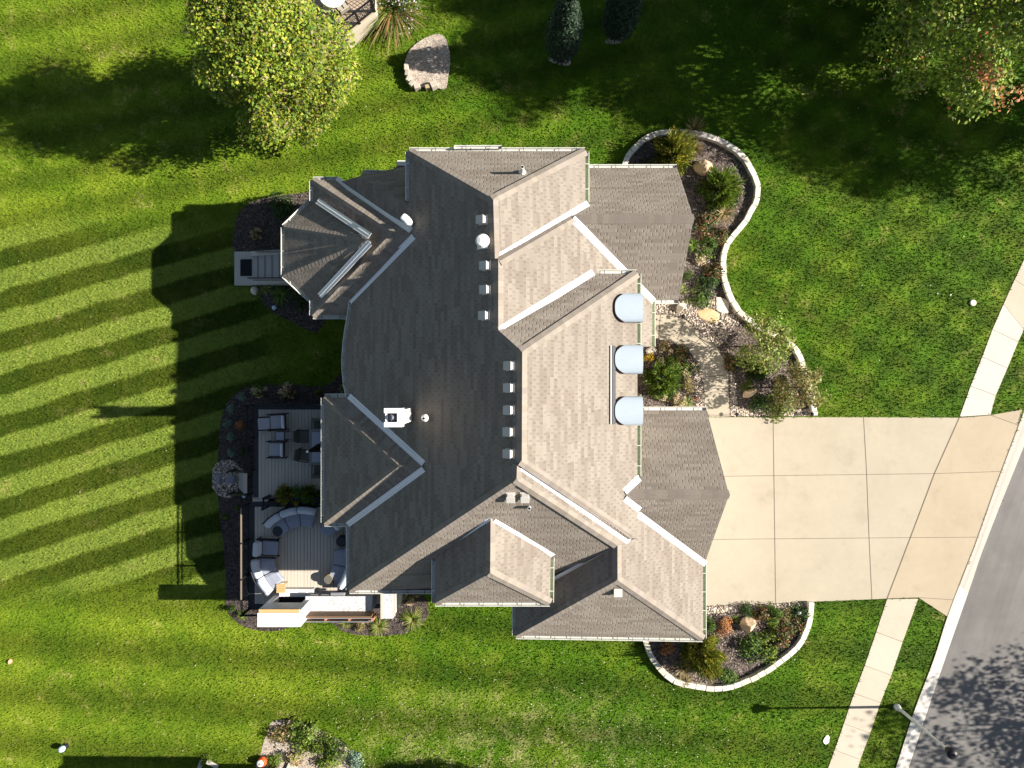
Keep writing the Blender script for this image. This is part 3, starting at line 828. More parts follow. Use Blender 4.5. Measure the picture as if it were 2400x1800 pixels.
def gutter(A, B, out, w=.13, brk=True):
    """half-open trough along the eave A-B, opening towards 'out'"""
    b = MB(); o_ = Vector((out[0], out[1], 0)).normalized(); up = Vector((0, 0, 1)); A, B = Vector(A), Vector(B)
    A = A - up * .03; B = B - up * .03
    prof = [(0, .0), (0.006, -.10), (w * .75, -.10), (w, -.01), (w + .018, -.01), (w + .018, -.03), (w * .75, -.125), (-.004, -.125)]
    mi = [1, 1, 1, 0, 0, 0, 0]
    for i, ((x0, z0), (x1, z1)) in enumerate(zip(prof, prof[1:])):
        b.face([A + o_ * x0 + up * z0, A + o_ * x1 + up * z1, B + o_ * x1 + up * z1, B + o_ * x0 + up * z0], mi[i])
    d = (B - A).normalized(); L = (B - A).length
    for e in (A, B):
        b.face([e + o_ * x + up * z for x, z in prof[:5]], 0)
    n = max(1, int(L / .62))
    if brk:
        for k in range(n):
            c = A + d * (L * (k + .5) / n)
            b.box(c + o_ * (w * .5) + up * .002, (.02 if abs(d.x) > .5 else w, w if abs(d.x) > .5 else .02, .014), 0, 2 if abs(out[1]) > .9 else 0)
    return b.build('gutter', [M['gutter'], M['gutter_in'] if out == (1, 0) else M['gutter_pale'], M['border']], house)
N_, S_, E_, W_ = (0, 1), (0, -1), (1, 0), (-1, 0)
gutter(n_nw, n_ne, N_); gutter(n_nw, on(MW, 959, 468), W_); gutter(n_ne, at(1372, 472, 374), E_)
gutter(at(1064, 347.5, 380) , at(1176, 347.5, 379), N_, w=.11)
gutter(on(W1N, 1382, 393), on(W1N, 1587, 393), N_); gutter(on(W1S, 1532, 703), on(W1S, 1590, 703), S_)
gutter(on(M2E, 1528, 706), on(M2E, 1528, 812), E_)
gutter(on(MN, 1391, 641), mne, N_)
gutter(mne, on(ME, 1494, 875), E_); gutter(on(ME, 1494, 925), on(ME, 1494, 1116), E_)
gutter(on(W2N, 1500, 962), on(W2N, 1656, 962), N_)
gutter(on(GE, 1648, 1322), g_se, E_); gutter(g_sw, g_se, S_); gutter(at(1209, 1418, 267), g_sw, W_)
gutter(d_sw, d_se, S_); gutter(at(1020, 1300, 356), d_sw, W_); gutter(at(1290.5, 1304, 356), d_se, E_)
gutter(sw, at(1014, 1384, 286), S_); gutter(on(MW, 819, 1232), sw, W_)
gutter(dh_nw, dh_sw, W_); gutter(dh_nw, dvn, N_); gutter(dh_sw, dvs, S_)
cur = [on(MW, *p) for p in [(817, 929), (811, 898), (808, 868), (807.5, 838), (810, 806), (814, 775), (820, 740), (825, 707)]]
for a, c in zip(cur, cur[1:]):
    d = c - a; gutter(a, c, (-abs(d.y), d.x * (1 if d.y > 0 else -1)), w=.12)
gutter(b1nw, b1n, N_); gutter(b1nw, at(733, 470, 258), W_); gutter(at(733, 704, 258), b1sw, W_); gutter(b1sw, b1s, S_)
gutter(q1, q2, (-.7, .72)); gutter(q2, q3, W_); gutter(q3, q4, (-.7, -.72))
gutter(at(850, 406, 284), at(930, 407.5, 284), N_); gutter(at(930, 407, 285), at(930, 391, 286), W_)
b = MB(); b.box(at(944, 383, 288), (.42, .2, .12)); b.tube(at(938, 386, 286), at(938, 386, 200), .045)
b.build('downspout', M['gutter'], house)

# walls below the roofs
b = MB()
def wallp(pts, tops):
    b.prism([(x * S, y * S) for x, y in pts], 0, 0, 0, top=[t_ * S for t_ in (tops if isinstance(tops, list) else [tops] * len(pts))])
wallp([(-178, 200), (-178, 408), (128, 408), (128, 200)], 368)
wallp([(-305, 100), (-305, -385), (0, -385), (218, -170), (218, 190), (128, 200), (-178, 200)], [286, 262, 262, 358, 358, 362, 366])
wallp([(128, 178), (128, 408), (306, 408), (306, 178)], 268)
b.face([(306.3 * S, 178 * S, 267 * S), (306.3 * S, 408 * S, 267 * S), (306.3 * S, 294 * S, 386 * S)])
wallp([(15, -386), (15, -488), (362, -488), (362, -206), (219, -171), (0.5, -386)], [252, 252, 252, 252, 300, 252])
wallp([(219, -62), (372, -62), (372, -350), (219, -350)], 226)
b.face([(372.3 * S, -350 * S, 225 * S), (372.3 * S, -62 * S, 225 * S), (372.3 * S, -199 * S, 372 * S)])
wallp([(-135, -386), (-135, -400), (63, -400), (63, -386)], 338)
wallp([(-382, 146), (-382, 392), (-179, 392), (-179, 200), (-300, 146)], [252, 252, 262, 300, 260])
wallp([(-383, 355), (-445, 308), (-445, 222), (-383, 165)], 205)
b.build('wall', M['siding'], house)
b = MB()
for x, y in [(-352, -30), (-352, -262), (-352, -145)]: b.box((x * S, y * S, 130 * S), (.2, .2, 260 * S))
for x, y in [(255, 158), (255, 92)]: b.box((x * S, y * S, 140 * S), (.22, .22, 280 * S))
b.build('porch_post', M['white'], house)
# garage doors and windows on the walls
def pane(x, y, z, w, h, ax, kind='window'):
    f = MB(); g = MB()
    sx, sy = (.06, w) if ax == 'x' else (w, .06)
    f.box((x, y, z), (sx, sy, h))
    fr = f.build(kind, M['white'], house)
    k = .09 if ax == 'x' else w - .16
    g.box((x, y, z), (.09 if ax == 'x' else w - .16, w - .16 if ax == 'x' else .09, h - .16))
    g.build('pane', M['black'] if kind == 'window' else M['white'], fr)
for yy in (-130, -270): pane(372 * S + .03, yy * S, 1.3, 2.5, 2.4, 'x', 'garage_door')
pane(362 * S + .03, -430 * S, 1.3, 2.2, 2.4, 'x', 'garage_door')
for yy, z in ((150, 5.6), (60, 5.6), (-40, 5.6), (-130, 5.6)): pane(218 * S + .03, yy * S, z, 1.1, 1.3, 'x')
for yy in (240, 345): pane(306 * S + .03, yy * S, 2.0, 1.2, 1.5, 'x')
for xx in (-120, -20, 80): pane(xx * S, 408 * S + .03, 5.4, 1.1, 1.4, 'y'); pane(xx * S, 408 * S + .03, 2.0, 1.1, 1.5, 'y')
for xx in (90, 250): pane(xx * S, -488 * S - .03, 2.2, 1.2, 1.5, 'y')
for yy in (-70, -160, -330): pane(-305 * S - .03, yy * S, 3.0, 1.4, 2.0, 'x')

# chimney
ch_base = 360
b = MB()
tp = [at(900, 957, 500), at(942, 957, 500), at(942, 1001, 500), at(900, 1001, 500)]
x0, x1, y1, y0 = tp[0].x, tp[1].x, tp[0].y, tp[2].y
zt = 500 * S; zi = zt - .42
bx0, bx1, by0, by1 = x0 + .07, x1 - .02, y0 + .07, y1 - .07
b.prism([(bx0, by0), (bx1, by0), (bx1, by1), (bx0, by1)], ch_base * S - 1, zi - .1)
chim = b.build('chimney', M['chimney'], house)
b = MB()
t_ = .16
for c, s in [(((x0 + x1) / 2, y1 - t_ / 2, zt - .25), (x1 - x0, t_, .5)), (((x0 + x1) / 2, y0 + t_ / 2, zt - .25), (x1 - x0, t_, .5)),
             ((x1 - t_ / 2, (y0 + y1) / 2, zt - .252), (t_, y1 - y0 - 2 * t_, .5)), ((x0 + t_ * .3, (y0 + y1) / 2, zt - .36), (t_ * .6, y1 - y0 - 2 * t_, .24))]:
    b.box(c, s)
b.box(((x0 + x1) / 2, (y0 + y1) / 2, zi - .12), (x1 - x0 - .05, y1 - y0 - .05, .06))
b.build('chimney_cap', M['white'], chim)
b = MB(); fc = Vector(((x0 + x1) / 2 - .03, (y0 + y1) / 2, zi - .1))
b.box(fc + Vector((0, 0, .06)), (.30, .30, .12)); b.lathe(fc, [(.10, 0), (.10, .34), (.14, .36), (.02, .46)], 12)
b.build('flue', M['slate'], chim)

# box vents, dome vents, pipes
def vent(px, py, plane, down):
    c = on(plane, px, py); d = Vector((down[0], down[1], 0)); 
    sl = .667 if down[0] else .97
    dn = Vector((d.x, d.y, -sl)).normalized(); sd = Vector((-d.y, d.x, 0)); up = dn.cross(sd)
    if up.z < 0: up = -up
    sd = up.cross(dn)
    Mx = Matrix((dn, sd, up)).transposed()
    b = MB()
    b.box(c + up * .012, (.36, .33, .02), M=Mx)
    b.rbox(c + up * .09, (.25, .25, .16), bev=.02, M=Mx)
    h = c + up * .18
    b.rbox(Vector(h) + dn * .03, (.31, .30, .03), bev=.01, M=Mx)
    return b.build('roof_vent', M['vent'], R_MAIN)
for p in [(1133, 515), (1140.6, 622.5), (1141, 678.6), (1138.4, 739), (1197.6, 856.5), (1197, 908), (1197, 960), (1196, 1011), (1196, 1062)]: vent(p[0], p[1] + 1, MW, (-1, 0))
for p in [(1196.6, 1161), (1230, 1161)]: vent(*p, MS, (0, -1))
vent(1447, 1387, (660 - 20, 0, .78), (0, -1)) if False else None
c = at(1447, 1387, 366)
b = MB(); b.rbox(c + Vector((0, 0, .02)), (.26, .26, .24), bev=.03); b.rbox(c + Vector((0, 0, .15)), (.31, .31, .03), bev=.01); b.build('roof_vent', M['vent'], R_MAIN)
for px, py, pl in [(1132, 566, MW)]:
    c = on(pl, px, py + 3); b = MB(); b.box(c, (.45, .42, .04), M=Matrix.Rotation(-.588, 3, 'Y')); b.lathe(c, [(.12, 0), (.13, .22), (.22, .24), (.24, .34), (.19, .45), (.08, .5)], 18); b.build('dome_vent', M['white'], R_MAIN)
c = at(962, 526, 372); b = MB(); b.lathe(c, [(.2, -.15), (.17, .05), (.13, .12), (.13, .55)], 16)
top = c + Vector((0, 0, .62)); b.rbox(top + Vector((-.08, .05, .05)), (.36, .28, .26), rz=-.7, bev=.1, seg=3); b.build('dome_vent', M['white'], R_MAIN)
for px, py, u, h in [(1224, 403, 432, .5), (1240, 1186, 448, .42), (995, 980, 418, .16)]:
    c = at(px, py, u); b = MB(); b.lathe(c + Vector((0, 0, -.12)), [(.14, 0), (.075, .16), (.06, .18), (.06, .2 + h)], 12); b.face([c + Vector((.05 * math.cos(a), .05 * math.sin(a), .085 + h)) for a in [k * math.pi / 4 for k in range(8)]], 1)
    b.build('vent_pipe', [M['white'], M['black']], R_MAIN)

# barrel dormers over the front eave and the snow guard behind them
for (y_a, y_b) in [(687, 755), (808, 876), (929, 997)]:
    yc = (y_a + y_b) / 2
    u0 = 403
    e = at(1506, yc, u0); w0 = at(1440, yc, u0)
    hw = (at(1506, y_a, u0).y - at(1506, y_b, u0).y) / 2
    b = MB(); n = 14
    ring = []
    for k in range(n + 1):
        a = math.pi * k / n
        yy = -math.cos(a) * hw; zz = .22 * (math.sin(a) ** .7)
        ring.append((yy, zz))
    xe = e.x; base = (u0 - 4) * S
    zroof = lambda x: pz(ME, x, 0)
    for (yA, zA), (yB, zB) in zip(ring, ring[1:]):
        def xw(z): return (525 * S - z) / .667 - .0
        PA0, PB0 = Vector((xe, e.y + yA, base + zA)), Vector((xe, e.y + yB, base + zB))
        xa, xb = xw(base + zA) - .12, xw(base + zB) - .12
        PA1, PB1 = Vector((xa, e.y + yA, base + zA + .02)), Vector((xb, e.y + yB, base + zB + .02))
        # the uphill end is rounded in plan
        rA, rB = 1 - (abs(yA) / hw) ** 3, 1 - (abs(yB) / hw) ** 3
        PA1.x = xe - (xe - w0.x) * (.62 + .38 * rA); PB1.x = xe - (xe - w0.x) * (.62 + .38 * rB)
        b.face([PA0, PB0, PB1, PA1], 0)
        dn = Vector((0, 0, -.16)); dd = Vector((0, 0, -.55))
        b.face([PA0, PA0 + dn, PB0 + dn, PB0], 0)
        b.face([PA1, PB1, PB1 + dd, PA1 + dd], 1)
    sd = Vector((0, 0, -.5))
    for s_ in (0, -1):
        yy, zz = ring[s_]
        P0 = Vector((xe, e.y + yy, base + zz)); P1 = Vector((xe - (xe - w0.x) * .62, e.y + yy, base + zz + .02))
        b.face([P0, P1, P1 + sd, P0 + sd], 0)
    b.build('barrel_dormer', [M['awning'], M['copper']], house)
b = MB()
a, c = on(ME, 1436, 810), on(ME, 1436, 994)
b.box((a + c) / 2 + Vector((0.03, 0, .05)), (.15, (a - c).length, .03), M=Matrix.Rotation(.588, 3, 'Y'))
b.box((a + c) / 2 + Vector((-.075, 0, .10)), (.04, (a - c).length, .10), mi=1)
b.build('rain_diverter', [M['border'], M['white']], house)

# ------------------------------------------------------------------ decks, stairs, railings at the back
DK = 80.0; DZ = DK * S
deck = thing('deck', 'two-level grey composite deck with dark border and black railing behind the house', 'deck', at(690, 1180, 0))
def boards(b, px0, py0, px1, py1, u, step=.15):
    A, B = at(px0, py0, u), at(px1, py1, u)
    x = A.x
    while x < B.x - .02:
        x2 = min(x + step - .011, B.x)
        b.box(((x + x2) / 2, (A.y + B.y) / 2, u * S - .02), (x2 - x, A.y - B.y, .04))
        x += step
UP = DK + 8
b = MB(); boards(b, 606, 960, 800, 1166, UP); b.build('upper_deck_floor', M['deck'], deck)
b = MB(); boards(b, 597, 1188, 900, 1415, DK); b.build('lower_deck_floor', M['deck'], deck)
b = MB()
def rect(b, px0, py0, px1, py1, u, h, mi=0):
    A, B = at(px0, py0, u), at(px1, py1, u)
    b.prism([(A.x, A.y), (B.x, A.y), (B.x, B.y), (A.x, B.y)], u * S - h, u * S, mi)
rect(b, 593, 947, 800, 959.4, UP, .25); rect(b, 593, 960, 605.4, 1166, UP, .25)
rect(b, 581.7, 1175, 900, 1187.4, DK, .25); rect(b, 581.7, 1188, 596.4, 1428, DK, .25); rect(b, 597, 1415.6, 640, 1428, DK, .25)
rect(b, 594, 948, 800, 1165.5, UP - 4, .2); rect(b, 583, 1176, 900, 1427, DK - 4, .2)
b.build('border', M['border'], deck)
b = MB()
P = [at(596, 951, UP), at(800, 951, UP), at(900, 1425, DK), at(585, 1425, DK)]
b.prism([(at(596, 951, UP).x, at(596, 951, UP).y), (at(800, 951, UP).x, at(800, 951, UP).y), (at(800, 1425, DK).x, at(800, 1425, DK).y), (at(586, 1425, DK).x, at(586, 1425, DK).y), (at(586, 1180, DK).x, at(586, 1180, DK).y), (at(596, 1165, UP).x, at(596, 1165, UP).y)], .02, DZ - .3)
b.build('skirt', M['border'], deck)
# steps between the levels
b = MB(); rect(b, 592, 1160.5, 630, 1168, UP - 2, .1); rect(b, 592, 1168.5, 630, 1175.5, DK + 3, .1); b.build('step', M['deck'], deck)
def railing(p, q, u, parent=deck, h=.95, posts=True, gap=.12, mtop=None, name='railing', endp=True):
    A, B = at(*p, u), at(*q, u); d = B - A; L = d.length; d.normalize(); up = Vector((0, 0, 1))
    b = MB(); rz = math.atan2(d.y, d.x)
    b.box((A + B) / 2 + up * h, (L + .06, .055, .04), rz, mi=1)
    b.box((A + B) / 2 + up * (h - .12), (L, .03, .035), rz); b.box((A + B) / 2 + up * .08, (L, .03, .035), rz)
    k = gap
    while k < L:
        b.tube(A + d * k + up * .08, A + d * k + up * (h - .12), .009, n=4, caps=False); k += gap
    npst = max(1, round(L / 1.9))
    if posts:
        for i in range(npst + 1):
            b.box(A + d * (L * i / npst) + up * (h / 2 + .02), (.07, .07, h + .1), rz)
    return b.build(name, [M['black'], mtop or M['black']], parent)
M['rail_top'] = plain('rail_cap', (.19, .155, .115), .5)
railing((595.5, 950), (595.5, 1101), UP); railing((595.5, 950), (780, 950), UP)
railing((584, 1180), (584, 1427), DK, mtop=M['rail_top']); railing((584, 1427), (622, 1427), DK)
railing((634, 1162), (752, 1162), UP, h=.7); railing((632, 1161), (629, 1187), UP, h=.8)
# stairs down to the yard
b = MB()
nst = 8
for i in range(nst):
    u = UP - 3 - (UP - 8) * i / nst
    xa = 592 - 44 * i / nst; xb = 592 - 44 * (i + 1) / nst
    A, B = at(xa, 1103, UP * .55), at(xb, 1151, UP * .55)
    b.box(((A.x + B.x) / 2, (A.y + B.y) / 2, u * S - .03), (abs(A.x - B.x) + .04, A.y - B.y, .05))
b.build('stairs', M['deck'], deck)
for yy in (1101, 1153):
    b = MB(); A, B = at(592, yy, UP), at(550, yy, 12); up = Vector((0, 0, 1))
    b.tube(A + up * .9, B + up * .85, .035, n=6); b.tube(A + up * .15, B + up * .12, .02, n=6)
    for k in range(1, 9): 
        c = A.lerp(B, k / 9); b.tube(c + up * .13, c + up * .87, .009, n=4, caps=False)
    b.box(B + up * .42, (.08, .08, 1.0)); b.build('stair_railing', M['black'], deck)

# stone fireplace
fp = thing('outdoor_fireplace', 'white stone outdoor fireplace with oak mantel at the deck corner', 'fireplace', at(655, 1425, DK))
fz = 196
F = [at(603.5, 1430, fz), at(704, 1430, fz), at(704, 1469.5, fz), at(603.5, 1469.5, fz)]
fx0, fx1, fy1, fy0 = F[0].x, F[1].x, F[0].y, F[2].y
b = MB()
yN = fy1; op0, op1 = fx0 + .25, fx1 - .25; zb, zo0, zo1 = 0.02, DZ + .42, DZ + 1.25
b.prism([(fx0, fy0), (fx1, fy0), (fx1, yN - .02), (fx0, yN - .02)], zb, DZ + .3)
b.box(((fx0 + op0) / 2, (fy0 + yN) / 2, (DZ + fz * S) / 2), (op0 - fx0, yN - fy0 - .01, fz * S - DZ - .12))
b.box(((fx1 + op1) / 2, (fy0 + yN) / 2, (DZ + fz * S) / 2), (fx1 - op1, yN - fy0 - .01, fz * S - DZ - .12))
b.box(((fx0 + fx1) / 2, fy0 + .06, (DZ + fz * S) / 2), (op1 - op0, .12, fz * S - DZ - .12))
b.box(((fx0 + fx1) / 2, (fy0 + yN) / 2, (zo1 + fz * S) / 2), (op1 - op0, yN - fy0 - .012, fz * S - zo1 - .12))
b.build('surround', M['marble'], fp)
b = MB(); nx = 4
for i in range(nx):
    for j in range(2):
        xa = fx0 + (fx1 - fx0) * i / nx; xb = fx0 + (fx1 - fx0) * (i + 1) / nx; ya = fy0 + (yN - fy0 - .12) * j / 2; yb = fy0 + (yN - fy0 - .12) * (j + 1) / 2
        b.box(((xa + xb) / 2, (ya + yb) / 2, fz * S - .03), (xb - xa - .008, yb - ya - .008, .07))
b.build('capstone', M['capstone'], fp)
b = MB(); b.rbox(((fx0 + fx1) / 2, yN - .04, fz * S - .04), (fx1 - fx0 - .1, .15, .1), bev=.01); b.build('mantel', M['oak'], fp)
b = MB(); b.box(((op0 + op1) / 2, fy0 + .16, (zo0 + zo1) / 2), (op1 - op0, .06, zo1 - zo0)); b.box(((op0 + op1) / 2, yN - .3, DZ + .32), (op1 - op0, .5, .04)); b.build('firebox', M['black'], fp)
b = MB(); h0, h1 = at(636, 1398, DK + 18), at(715, 1405, DK + 18)
b.rbox(((fx0 + fx1) / 2 + .12, yN + .12, DZ + .2), (1.55, .34, .36), bev=.02); b.build('hearth', M['white'], fp)

# outdoor kitchen
kit = thing('outdoor_kitchen', 'outdoor kitchen counter with white veined stone top and teak back wall', 'kitchen counter', at(800, 1420, DK))
CT = DK + 46
A, B = at(716, 1397.5, CT), at(872, 1432.5, CT)
b = MB(); b.prism([(A.x, A.y), (B.x, A.y), (B.x, B.y), (A.x, B.y)], CT * S - .05, CT * S); b.build('countertop', M['marble'], kit)
b = MB(); b.prism([(A.x, A.y - .04), (B.x, A.y - .04), (B.x, B.y), (A.x, B.y)], .02, CT * S - .055); b.build('cabinet', M['slate'], kit)
b = MB(); b.rbox((at(790, 1394, CT).x, A.y + .05, CT * S - .18), (.62, .10, .22), bev=.02); b.rbox((at(790, 1394, CT).x, A.y + .12, CT * S - .08), (.60, .035, .035), bev=.01)
b.build('grill_front', M['galv'], kit)
for xx in (735, 760): 
    b = MB(); b.rbox((at(xx, 1394, CT).x, A.y + .03, CT * S - .12), (.34, .03, .02), bev=.005); b.build('drawer_handle', M['galv'], kit)
TW = CT + 34
C, D = at(719, 1446.5, TW), at(893, 1446.5, TW)
b = MB(); b.box(((B.x + A.x) / 2 + .05, B.y - .03, (CT + TW) / 2 * S), (B.x - A.x + .1, .05, (TW - CT) * S)); b.build('back_wall', M['teak'], kit)
b = MB(); yb = B.y - .06; L = B.x - A.x + .15
for dy in (0, -.15): b.box(((A.x + B.x) / 2 + .05, yb + dy - .02, TW * S), (L, .035, .05))
for k in range(2): b.box(((A.x + B.x) / 2 + .05 + (k - .5) * L, yb - .085, TW * S), (.04, .17, .052))
b.build('frame', M['galv'], kit)
b = MB()
for k in range(4): b.box(((A.x) + .02 + L * k / 3, yb - .085, TW * S - .35), (.07, .12, .7))
b.box(((A.x + B.x) / 2 + .05, yb - .17, TW * S - .6), (L, .03, .9)); b.build('stud', M['cedar'], kit)
b = MB(); E1, E2 = at(897, 1390, CT + 22), at(921, 1450, CT + 22)
b.prism([(E1.x, E1.y), (E2.x, E1.y), (E2.x, E2.y), (E1.x, E2.y)], .02, (CT + 22) * S); 
b.build('side_wall', M['marble'], kit)
b = MB(); b.box((E1.x - .04, (E1.y + E2.y) / 2, (CT + 23) * S), (.10, E1.y - E2.y, .04)); b.box((E2.x + .05, (E1.y + E2.y) / 2 + .05, (CT + 20) * S), (.10, E1.y - E2.y - .1, .04)); b.build('trim', M['beige'], kit)

# deck furniture
def lounge_chair(root):
    b = MB(); b.rbox((0, 0, .32), (.62, .60, .16), bev=.05); b.build('seat', M['seatgrey'], root)
    b = MB(); R = Matrix.Rotation(math.radians(-68), 3, 'Y') ; R = Matrix.Rotation(math.radians(20), 3, 'Y')
    b.rbox((.34, 0, .62), (.14, .58, .62), bev=.06, M=R); b.build('backrest', M['pillow'], root)
    for s in (-1, 1):
        b = MB(); b.rbox((.02, s * .36, .52), (.82, .06, .04), bev=.015); b.tube((-.36, s * .36, 0), (-.36, s * .36, .5), .025, n=6); b.tube((.42, s * .36, 0), (.36, s * .36, .5), .025, n=6); b.tube((.36, s * .36, .5), (.60, s * .36, .72), .022, n=6)
        b.build('arm', M['black'], root)
    b = MB(); b.box((0, 0, .2), (.7, .7, .04)); b.rbox((.46, 0, .72), (.05, .6, .5), bev=.02, M=R); b.build('frame', M['black'], root)
def place(root, px, py, u, rz):
    p = at(px, py, u); root.location = p; root.rotation_euler = (0, 0, rz)
lc = thing('lounge_chair', 'grey cushioned lounge chair pushed against its ottoman on the upper deck', 'chair', (0, 0, 0), 'black framed lounge chairs on the upper deck')
lounge_chair(lc)
lc2 = copy_tree(lc, label='grey cushioned lounge chair without ottoman below the small square side table')
place(lc, 651, 989, UP + 14, math.radians(3)); lc.location.z = UP * S
place(lc2, 648, 1053, UP + 14, 0); lc2.location.z = UP * S
ot = thing('ottoman', 'square grey cushioned ottoman in front of the lounge chair', 'ottoman', (0, 0, 0))
b = MB(); b.rbox((0, 0, .36), (.54, .52, .14), bev=.04); b.build('cushion', M['seatgrey'], ot)
b = MB(); b.box((0, .29, .33), (.62, .05, .05)); b.box((0, -.29, .33), (.62, .05, .05)); b.box((0, 0, .25), (.54, .54, .03))
for sx in (-1, 1):
    for sy in (-1, 1): b.tube((sx * .27, sy * .29, 0), (sx * .27, sy * .29, .33), .022, n=6)
b.build('frame', M['black'], ot)
p = at(619.5, 993, UP + 17); ot.location = (p.x, p.y, UP * S); ot.rotation_euler = (0, 0, math.radians(3))
st = thing('side_table', 'small square pale-topped side table between the two lounge chairs', 'table', (0, 0, 0))
b = MB(); b.rbox((0, 0, .46), (.36, .36, .03), bev=.014); b.build('table_top', M['glass'], st)
b = MB(); b.rbox((0, 0, .44), (.40, .40, .03), bev=.014)
for sx in (-1, 1):
    for sy in (-1, 1): b.tube((sx * .17, sy * .17, 0), (sx * .17, sy * .17, .44), .014, n=6)
for sy in (-1, 1): b.tube((.18, sy * .18, .44), (.34, sy * .18, .05), .014, n=6)
b.build('frame', M['black'], st)
p = at(656.5, 1022, UP + 22); st.location = (p.x, p.y, UP * S)

tb = thing('dining_table', 'long dark dining table with pale frosted top half under the deck roof', 'table', at(775, 1047, UP))
A, B = at(724, 1005, UP + 36), at(824, 1090, UP + 36)
b = MB(); b.rbox(((A.x + B.x) / 2, (A.y + B.y) / 2, (UP + 36) * S), (B.x - A.x, A.y - B.y, .05), bev=.015); b.build('table_frame', M['tabletop'], tb)
A2, B2 = at(731, 1012.5, UP + 37.5), at(817, 1083, UP + 37.5)
b = MB(); b.box(((A2.x + B2.x) / 2, (A2.y + B2.y) / 2, (UP + 37.5) * S), (B2.x - A2.x, A2.y - B2.y, .02)); b.build('table_top', M['glass'], tb)
for x in (A.x + .1, B.x - .1):
    for y in (A.y - .1, B.y + .1):
        b = MB(); b.box((x, y, (UP * 2 + 36) / 2 * S), (.07, .07, 36 * S - .04)); b.build('leg', M['black'], tb)
dc = thing('dining_chair', 'woven dining chair at the upper left side of the dining table', 'chair', (0, 0, 0), 'woven dining chairs around the deck table')
b = MB(); b.rbox((.03, 0, .44), (.48, .50, .07), bev=.03); b.build('seat', M['wicker'], dc)
b = MB(); b.rbox((-.24, 0, .68), (.10, .50, .48), bev=.04, M=Matrix.Rotation(math.radians(-14), 3, 'Y')); b.build('backrest', M['seatgrey'] if False else M['wicker'], dc)
for s in (-1, 1):
    b = MB(); b.rbox((.02, s * .27, .62), (.44, .04, .04), bev=.012); b.tube((.24, s * .27, 0), (.24, s * .27, .62), .018, n=6); b.tube((-.24, s * .27, 0), (-.24, s * .27, .62), .018, n=6); b.build('arm', M['black'], dc)
chairs = [(dc, 709, 1022, 0), (copy_tree(dc, label='woven dining chair turned askew beside the closed black umbrella'), 712, 1067, math.radians(-9)),
          (copy_tree(dc, label='woven dining chair at the upper short end of the dining table'), 748, 996, math.radians(-90)),
          (copy_tree(dc, label='woven dining chair at the lower short end, nearest the flower planter'), 748, 1102, math.radians(90))]
for o, px, py, rz in chairs:
    p = at(px, py, UP + 22); o.location = (p.x, p.y, UP * S); o.rotation_euler = (0, 0, rz)
um = thing('umbrella', 'closed black patio umbrella standing in the dining table', 'umbrella', at(775, 1037, UP))
top = at(720.5, 1058.5, UP + 150)
fx = Vector((top.x, top.y, UP * S))
b = MB(); b.tube(fx, (fx.x, fx.y, top.z - .05), .022, n=8); b.lathe((fx.x, fx.y, UP * S), [(.22, 0), (.22, .05), (.05, .1)], 16); b.build('pole', M['galv'], um)
b = MB(); b.lathe((fx.x, fx.y, 0), [(.12, UP * S + .95), (.19, UP * S + 1.15), (.17, UP * S + 1.6), (.10, UP * S + 2.3), (.045, top.z - .08), (.02, top.z - .05)], 10); b.build('canopy', M['fabric_black'], um)
b = MB(); b.lathe((fx.x, fx.y, 0), [(.02, top.z - .05), (.05, top.z - .02), (.05, top.z + .03), (.02, top.z + .06)], 10); b.build('finial', M['white'], um)

# curved sectional round the lower deck
CC = at(711, 1306, DK + 22)
def arc_sofa(name, label, a0, a1, nseat, r_in=1.36, r_out=2.36, lift=0):
    root = thing(name, label, 'sofa', (CC.x, CC.y, DZ), 'curved sofa pieces ringed on the lower deck')
    c = Vector((CC.x, CC.y, DZ))
    def sector(r0, r1, t0, t1, z0, z1, nm, mt, n=7, puff=.05, lean=0):
        b = MB(); top = []; bot = []
        A = [t0 + (t1 - t0) * k / n for k in range(n + 1)]
        P = lambda r, t, z: Vector((c.x + r * math.cos(t), c.y + r * math.sin(t), c.z + z))
        R = [r0, r0 + puff, (r0 + r1) / 2, r1 - puff, r1]; Z = [z1 - puff, z1, z1 + puff * .35, z1, z1 - puff]
        G = [[P(r + (lean if z > z0 + .05 else 0), t, z - (puff * .8 if k in (0, n) else 0)) for r, z in zip(R, Z)] for k, t in enumerate(A)]
        for g, h in zip(G, G[1:]):
            for i in range(4): b.face([g[i], g[i + 1], h[i + 1], h[i]][::1])
        Lw = [[P(r0, t, z0), P(r1, t, z0)] for t in A]
        for k in range(n):
            b.face([Lw[k][0], G[k][0], G[k + 1][0], Lw[k + 1][0]]); b.face([Lw[k][1], Lw[k + 1][1], G[k + 1][4], G[k][4]])
        for k in (0, n): b.face([Lw[k][0]] + G[k] + [Lw[k][1]])
        return b.build(nm, mt, root, smooth_shade=False)
    d = (a1 - a0) / nseat
    for i in range(nseat):
        g = math.radians(.6)
        sector(r_in, r_out - .36, math.radians(a0 + d * i) + g, math.radians(a0 + d * (i + 1)) - g, .2, .42, 'seat_cushion', M['cushion'])
        sector(r_out - .38, r_out - .06, math.radians(a0 + d * i) + g, math.radians(a0 + d * (i + 1)) - g, .40, .78, 'back_cushion', M['pillow'], puff=.09)
    sector(r_out - .045, r_out, math.radians(a0), math.radians(a1), .05, .72, 'back_frame', M['black'], puff=.012)
    b = MB()
    for t in (a0 + 3, a1 - 3):
        for r in (r_in + .1, r_out - .1):
            q = Vector((c.x + r * math.cos(math.radians(t)), c.y + r * math.sin(math.radians(t)), c.z)); b.tube(q, q + Vector((0, 0, .22)), .025, n=6)
    b.build('leg', M['black'], root)
    return root
arc_sofa('curved_sofa', 'long three-seat curved sofa in the shade below the flower planter', 74, 139, 3)
